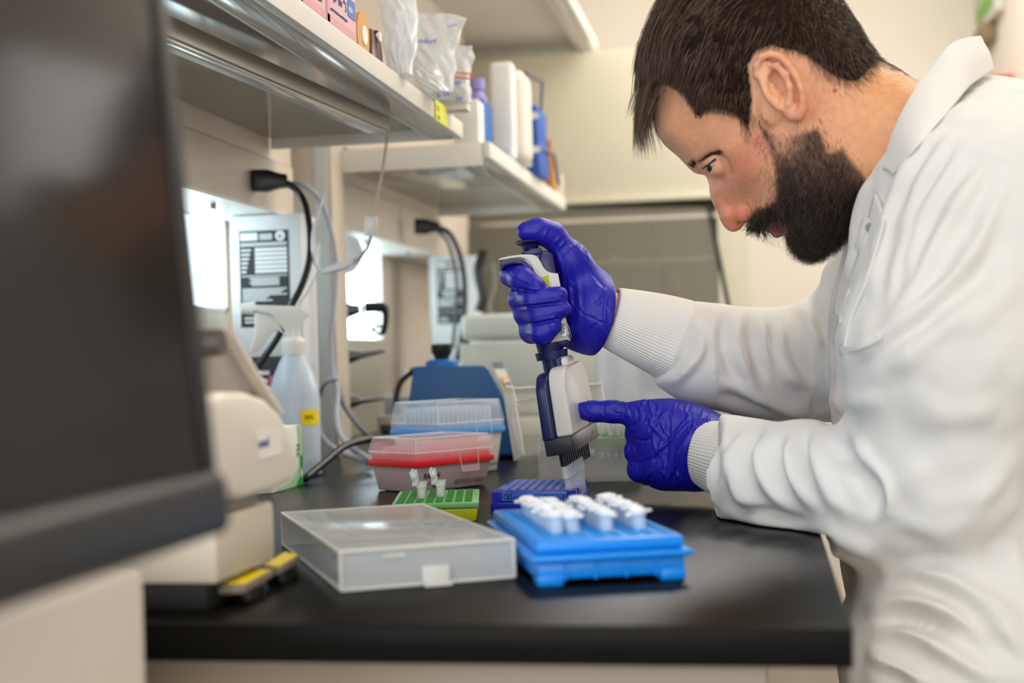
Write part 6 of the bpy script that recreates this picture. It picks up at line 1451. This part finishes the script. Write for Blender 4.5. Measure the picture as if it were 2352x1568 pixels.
q = MB(); q.box(0.0, 0.54, 0.32, 0.33, -0.003, 0.002, 0.001); q.build('bezel_top', m_bz, mo)
st_ = BC-ew*0.30-en*0.03; stn = MB(); Mi_ = Matrix(Mm).inverted()
stn.T = Mi_; stn.box(st_[0]-0.10, st_[0]+0.02, st_[1]-0.08, st_[1]+0.08, 0.9455, 0.955, 0.002); stn.box(st_[0]-0.06, st_[0]-0.035, st_[1]-0.03, st_[1]+0.03, 0.955, 1.16, 0.003); stn.box(st_[0]-0.05, st_[0]+0.0, st_[1]-0.03, st_[1]+0.03, 1.10, 1.15); stn.build('stand', m_blackpl, mo)
# ================================================================ things on the shelves
ZS = 1.4035; ZS2 = 1.4065
# glove boxes: long side faces the aisle
Xf = -0.426
def glove_box(pxr, pxl, label):
    y1 = float(onx(pxr, 95, Xf)[1]); y0 = float(onx(pxl, 40, Xf)[1]); L_ = y1-y0
    c = (Xf-0.06, (y0+y1)/2, ZS); r = root('glove_box', c, label, 'glove box', 'pink glove boxes on the near shelf')
    q = MB(); q.box(-0.058, 0.06, -L_/2, L_/2, 0, 0.115, 0.0008); q.build('box', mat('box_pink', '#e3b9bd', 0.55), r)
    F_ = 0.0604
    q = MB(); q.box(0.06, F_, -L_/2+0.001, L_/2-0.001, 0.004, 0.012); q.build('rose_band', mat('box_rose', '#d39a9f', 0.55), r)
    q = MB(); q.box(0.06, F_, -L_/2+0.001, -L_/2+0.008, 0.0, 0.115); q.build('rose_edge', r.children[1].data.materials[0], r)
    mt = mat('print_indigo', '#333a86', 0.5); mb_ = mat('print_blue', '#3a6ab8', 0.5)
    X_ = frame((F_+0.0002, 0, 0), (0, 1, 0), (0, 0, 1), (1, 0, 0))
    def T_(s, sz, y, z, m_, bold=False, sx=0.8): text(s, sz, m_, r, Matrix(X_) @ Matrix.Translation((y, z, 0)), bold=bold, sx=sx)
    T_('semper', 0.013, -L_*0.42, 0.030, mt, False, 0.62); T_('care', 0.013, -L_*0.13, 0.030, mt, True, 0.62); T_('®', 0.006, L_*0.05, 0.036, mt)
    q = MB(); q.box(0.06, F_+0.0003, L_*0.20, L_*0.46, 0.026, 0.046, 0.0); q.build('badge', mb_, r); T_('nitrile', 0.010, L_*0.215, 0.032, m_whitepl, True, 0.62); T_('S', 0.016, L_*0.10, 0.028, mb_, False, 0.8)
    T_('100', 0.012, L_*0.13, 0.062, mt, False, 0.7); T_('↑', 0.012, L_*0.34, 0.062, mt); T_('nitrile examination gloves', 0.005, -L_*0.25, 0.060, mt, False, 0.7)
    q = MB(); q.box(0.06, F_+0.0003, -L_*0.02, L_*0.44, 0.078, 0.11); q.build('size_panel', mat('panel_cobalt', '#3e62c0', 0.5), r); T_('6-7 S', 0.020, L_*0.06, 0.084, m_whitepl, True, 0.6)
    q = MB(); q.box(0.06, F_+0.0002, -L_*0.36, -L_*0.16, 0.062, 0.098); q.build('barcode_panel', mat('panel_cream', '#efe6e0', 0.5), r)
    q = MB(); [q.box(0.06, F_+0.0005, -L_*0.34+k*L_*0.012, -L_*0.34+k*L_*0.012+L_*0.005, 0.072, 0.095) for k in range(13)]; q.build('barcode', mt, r)
    T_('powder free latex free non sterile single use', 0.0045, -L_*0.40, 0.018, mt, False, 0.75)
    return r
glove_box(819, 752, 'pink glove box at the shelf edge, next to the tape roll'); glove_box(750, 690, 'pink glove box cut by the top of the photo, nearest the camera')
# tape roll and brown dispenser
p = onx(836, 105, -0.435); r = root('tape_roll', (p[0], p[1], ZS), 'tan tape roll beside the pink glove box', 'tape roll')
q = MB(); q.cyl((-0.022, 0, 0.0265), (0.0, 0, 0.0265), 0.026, n=36); q.build('tape', mat('tape_tan', '#cf9a55', 0.6), r); q = MB(); q.cyl((-0.023, 0.002, 0.0265), (0.0015, 0.002, 0.0265), 0.011, n=24); q.build('core', m_whitepl, r)
p = onx(861, 125, -0.432); r = root('tape_dispenser', (p[0], p[1]+0.012, ZS), 'dark brown tape dispenser in front of the white bag', 'dispenser')
q = MB(); q.prism([(-0.022, 0), (0.026, 0), (0.024, 0.02), (0.014, 0.044), (0.004, 0.044), (-0.002, 0.02), (-0.012, 0.040), (-0.022, 0.040)], -0.012, 0.012, M=frame((-0.012, 0, 0), (0, 1, 0), (0, 0, 1), (1, 0, 0)), bev=0.002); q.build('dispenser_body', mat('dispenser_brown', '#4f1f18', 0.25), r); q = MB(); q.cyl((-0.002, 0.008, 0.036), (0.002, 0.008, 0.036), 0.006, n=16); q.build('hub', m_whitepl, r)
# crumpled bags
def bag(name, corners, d, T, alpha, col, label, seed, wr=0.004, mdl=None, prints=(), N=46, zip_=None, base=None):
    """corners in the photo: top-left, top-right, bottom-right, bottom-left; d = distance, T = half thickness"""
    r_ = np.random.default_rng(seed); tl, tr, brc, bl = [np.array(c, float) for c in corners]; ph = r_.uniform(0, 6.28, 12); fr = r_.uniform(4, 15, (12, 2))*r_.choice([-1, 1], (12, 2))
    V = []; c0 = P(*np.mean([tl, tr, brc, bl], 0), d)
    for side in (1, -1):
        for i in range(N+1):
            for j in range(N+1):
                u, v = i/N, j/N; p2 = (tl*(1-u)+tr*u)*(1-v)+(bl*(1-u)+brc*u)*v
                e = (4*u*(1-u))**0.45*(4*v*(1-v))**(0.40); w_ = sum(abs(math.sin(fr[k, 0]*u+fr[k, 1]*v+ph[k]+side)) for k in range(12))/12-0.6
                edge = (4*u*(1-u))**0.5; p2 = p2+np.array([math.sin(9*v+ph[0])*4+math.sin(23*v+ph[1])*2, math.sin(8*u+ph[2])*4*(1-v)])*(1 if True else 0)
                V.append(P(p2[0], p2[1], d-side*(T*e*(0.6+0.5*v)+wr*2.2*w_*edge)) if side == 1 else P(p2[0], p2[1], d+(T*e*(0.6+0.5*v)+wr*2.2*w_*edge)))
    V = np.array(V); zb = base if base else ZS; V[:, 2] = np.maximum(V[:, 2], zb+0.0005); V[:, 0] = V[:, 0]
    n1 = (N+1)**2; Q = []
    for s_ in (0, 1):
        for i in range(N):
            for j in range(N):
                a = s_*n1+i*(N+1)+j; q4 = [a, a+1, a+N+2, a+N+1]; Q.append(q4 if s_ else q4[::-1])
    o = raw_mesh(name, V-c0, Q, mat(name+'_film%d' % seed, col, 0.10, alpha=alpha*0.85, spec=0.9), None, 180); o.location = c0; tag(o, label, 'bag')
    Mi_ = Matrix.Translation(-Vector(c0))
    for s, px, py, sz, rot, bold in prints:
        a = math.radians(rot); ex_ = RT*math.cos(a)+UP*math.sin(a); ey_ = -RT*math.sin(a)+UP*math.cos(a)
        text(s, sz, mat('bag_blue', '#1f5fd0', 0.5), o, Mi_ @ frame(P(px, py, d-T*1.35), ex_, ey_, -FW), name='print', bold=bold)
    if zip_:
        for (a, b, c_, e_) in zip_:
            q = MB(); q.T = Mi_; q.tube([P(a, b, d-T*0.9), P((a+c_)/2, (b+e_)/2-3, d-T*1.15), P(c_, e_, d-T*0.9)], 0.0012, n=6); q.build('zip_line', mat('zip_red', '#e0705c', 0.5), o)
    return o
bag('plastic_bag', [(858, -60), (965, -60), (950, 215), (890, 150)], 1.72, 0.028, 0.80, '#e8eef2', 'large frosted white bag standing behind the brown dispenser', 1, 0.005)
bag('plastic_bag', [(912, 20), (1066, 40), (1030, 250), (935, 205)], 1.86, 0.030, 0.55, '#e9edf0', 'crinkled clear bag with blue print, between frosted and zip bags', 2, 0.006,
    prints=[('1', 930, 85, 0.014, 0, True), ('eppendorf', 928, 97, 0.010, -3, True), ('sterile', 922, 125, 0.006, 0, False), ('PCR clean', 922, 138, 0.005, 0, False), ('tubes', 1028, 65, 0.006, 20, False)])
bag('plastic_bag', [(935, 140), (1005, 150), (1055, 250), (960, 205)], 1.84, 0.022, 0.6, '#eceeee', 'small crumpled clear bag lying at the shelf edge in front', 3, 0.007, prints=[('& 50', 1003, 225, 0.009, 10, True)])
bag('zip_bag', [(972, 125), (1086, 100), (1080, 240), (990, 235)], 1.96, 0.022, 0.55, '#e6ebf0', 'clear zip bag with two red lines holding white packs', 4, 0.004,
    prints=[('open', 1032, 198, 0.009, 12, True), ('zip', 1048, 232, 0.009, 18, True)], zip_=[(972, 168, 1090, 170), (974, 178, 1088, 181)])
p = P(1010, 240, 2.0); q = MB(); q.box(-0.03, 0.035, 0, 0.03, 0, 0.075, 0.002); o = q.build('white_pack', mat('pack_white', '#e2dcd4', 0.6)); o.location = (P(1020, 200, 1.98)[0], 1.915, ZS); tag(o, 'white pack showing through the zip bag', 'pack')
# white tray box at the end of shelf 1, standing on shelf 2
x0_, x1_ = P(1040, 270, 2.3)[0], P(1100, 270, 2.3)[0]; zt_ = P(1080, 228, 2.3)[2]
q = MB(); q.box(-0.03, 0.03, 0, 0.05, 0, zt_-ZS2, 0.003); o = q.build('white_box', mat('box_plain', '#e4e0da', 0.5)); o.location = ((x0_+x1_)/2, 2.25, ZS2); o.scale = ((x1_-x0_)/0.06, 1, 1); tag(o, 'plain white box at the corner of the far shelf', 'box')
p = P(1100, 170, 2.42); q = MB(); q.lathe([(0.018, 0), (0.018, 0.10), (0.010, 0.115), (0.014, 0.116), (0.014, 0.135), (0, 0.136)], 20); o = q.build('violet_bottle', mat('violet', '#8f86c8', 0.4)); o.location = (p[0]-0.01, 2.40, ZS2); tag(o, 'violet bottle behind the zip bag on the far shelf', 'bottle')
# blue pack, white dispenser jug, blue cartons, wire rack, tray
q = MB(); xa, xb = P(1100, 280, 2.44)[0], P(1120, 280, 2.44)[0]; q.box(xa, xb, 2.36, 2.44, 0, P(1108, 235, 2.44)[2]-ZS2, 0.002); o = q.build('blue_carton', mat('carton_blue', '#0c62ae', 0.5)); o.location = (0, 0, ZS2); tag(o, 'slim blue carton left of the white dispenser jug', 'carton')
dj = P(1165, 380, 2.52); jr = root('dispenser_jug', (dj[0], 2.50, ZS2), 'tall white jug with flat front and rounded back on far shelf', 'jug')
m_j = mat('jug_white', '#e9e8e4', 0.4); zt_ = P(1150, 140, 2.5)[2]-ZS2
q = MB(); w0 = P(1116, 300, 2.46)[0]-dj[0]; w1 = P(1172, 300, 2.46)[0]-dj[0]; q.box(w0, w1, -0.04, -0.005, 0, zt_, 0.008, seg=4); q.build('front_slab', m_j, jr)
q = MB(); w2 = P(1214, 300, 2.56)[0]-dj[0]; q.box(w1-0.03, w2, -0.004, 0.09, 0, zt_*0.97, 0.022, seg=5); q.build('round_body', mat('jug_cream', '#d8d1c6', 0.45), jr)
q = MB(); q.cyl(((w0+w1)/2+0.008, -0.052, 0.012), ((w0+w1)/2+0.008, -0.04, 0.012), 0.008, n=20); q.build('tap', mat('tap_pale', '#cfd3d3', 0.3), jr)
for k, (pl, pr2, pt, pbm, yy, lab) in enumerate(((1182, 1238, 262, 330, 2.66, 'upper blue and white carton beside the jug, topmost of its stack'), (1184, 1240, 326, 392, 2.66, 'lower blue and white carton beside the jug, on the shelf'))):
    xa, xb = P(pl, 300, yy)[0], P(pr2, 300, yy+0.06)[0]; zb_ = ZS2 if k else ZS2+0.0655; 
    c = ((xa+xb)/2, yy, zb_); r = root('blue_carton', c, lab, 'carton', 'blue cartons stacked on the far shelf'); q = MB(); q.box(-(xb-xa)/2, (xb-xa)/2, 0, 0.13, 0, 0.065, 0.001); q.build('box', mat('carton_royal', '#0a4fa8', 0.5), r)
    for j in range(2): q = MB(); q.T = Matrix.Translation((-(xb-xa)*0.12+0.016*j, -0.0008, 0.017+0.028*j)) @ Matrix.Diagonal((1, 1, 0.62, 1)); q.cyl((0, 0, 0), (0, 0.0008, 0), 0.011, n=20); q.build('logo_oval', m_whitepl, r)
m_wire = mat('wire_slate', '#50546c', 0.4)
wr_ = root('wire_rack', (P(1262, 380, 2.85)[0], 2.84, ZS2), 'dark wire frame rack standing on the far shelf end', 'rack')
wc = (P(1262, 380, 2.85)[0], 2.84, ZS2)
def seg(q, a, b, d0, d1=None): q.tube([P(*a, d0), P(*b, d1 or d0)], 0.0035, n=6, sub=1)
q = rel(wc); seg(q, (1208, 168), (1246, 188), 2.70, 2.86); seg(q, (1246, 188), (1242, 262), 2.86); seg(q, (1212, 255), (1248, 270), 2.70, 2.86); seg(q, (1248, 270), (1254, 340), 2.86); seg(q, (1235, 340), (1272, 355), 2.70, 2.86); seg(q, (1272, 355), (1284, 425), 2.86); seg(q, (1232, 345), (1240, 395), 2.70); q.build('wire_frame', m_wire, wr_)
q = rel(wc); pprism(q, [(1214, 180), (1240, 194), (1238, 258), (1220, 252)], 2.80, 0, 0.004); pprism(q, [(1226, 262), (1246, 272), (1250, 338), (1232, 338)], 2.80, 0, 0.004); q.build('paper_insert', mat('insert_cream', '#cfc4b0', 0.6), wr_)
p = P(1262, 330, 2.98); q = MB(); q.lathe([(0.014, 0), (0.014, 0.07), (0.006, 0.085), (0.006, 0.11), (0, 0.111)], 18); o = q.build('amber_bottle', mat('amber', '#a8762e', 0.3)); o.location = (p[0]-0.005, 2.98, ZS2); tag(o, 'amber bottle behind the wire rack', 'bottle')
tr_ = root('sheet_tray', (-0.45, 3.10, ZS2), 'upright cream tray standing at the far end of the far shelf', 'tray'); zt_ = P(1320, 398, 3.13)[2]
q = rel((-0.45, 3.10, ZS2)); xl_ = P(1270, 440, 3.1)[0]; xr2 = P(1326, 440, 3.1)[0]; q.box(xl_, -0.4215, 3.11, 3.125, ZS2, zt_, 0.001); q.build('tray_back', mat('tray_cream', '#ddd4c3', 0.5), tr_)
q = rel((-0.45, 3.10, ZS2)); q.box(xl_, -0.43, 2.98, 3.108, ZS2, ZS2+0.012, 0.001); q.build('tray_floor', tr_.children[0].data.materials[0], tr_)
# yellow note on the shelf edge
p0_ = onx(999, 262, -0.4195); p1_ = onx(1024, 266, -0.4195); q = MB(); q.box(-0.0012, 0.0, 0, float(p1_[1]-p0_[1]), -0.022, 0.006, 0); o = q.build('yellow_note', mat('note_yellow', '#dbd93a', 0.6)); o.location = (-0.4180, float(p0_[1]), 1.3995); tag(o, 'yellow handwritten note stuck on the near shelf edge', 'note')
text('TG', 0.010, m_ink, o, frame((0.0002, 0.006, -0.008), (0, 1, 0), (0, 0, 1), (1, 0, 0)), name='handwriting'); text('2.eA', 0.009, m_ink, o, frame((0.0002, 0.006, -0.019), (0, 1, 0), (0, 0, 1), (1, 0, 0)), name='handwriting')
print('objects', len(bpy.data.objects), 'tris', sum(len(o.data.loop_triangles) or len(o.data.polygons)*2 for o in bpy.data.objects if o.type=='MESH'))
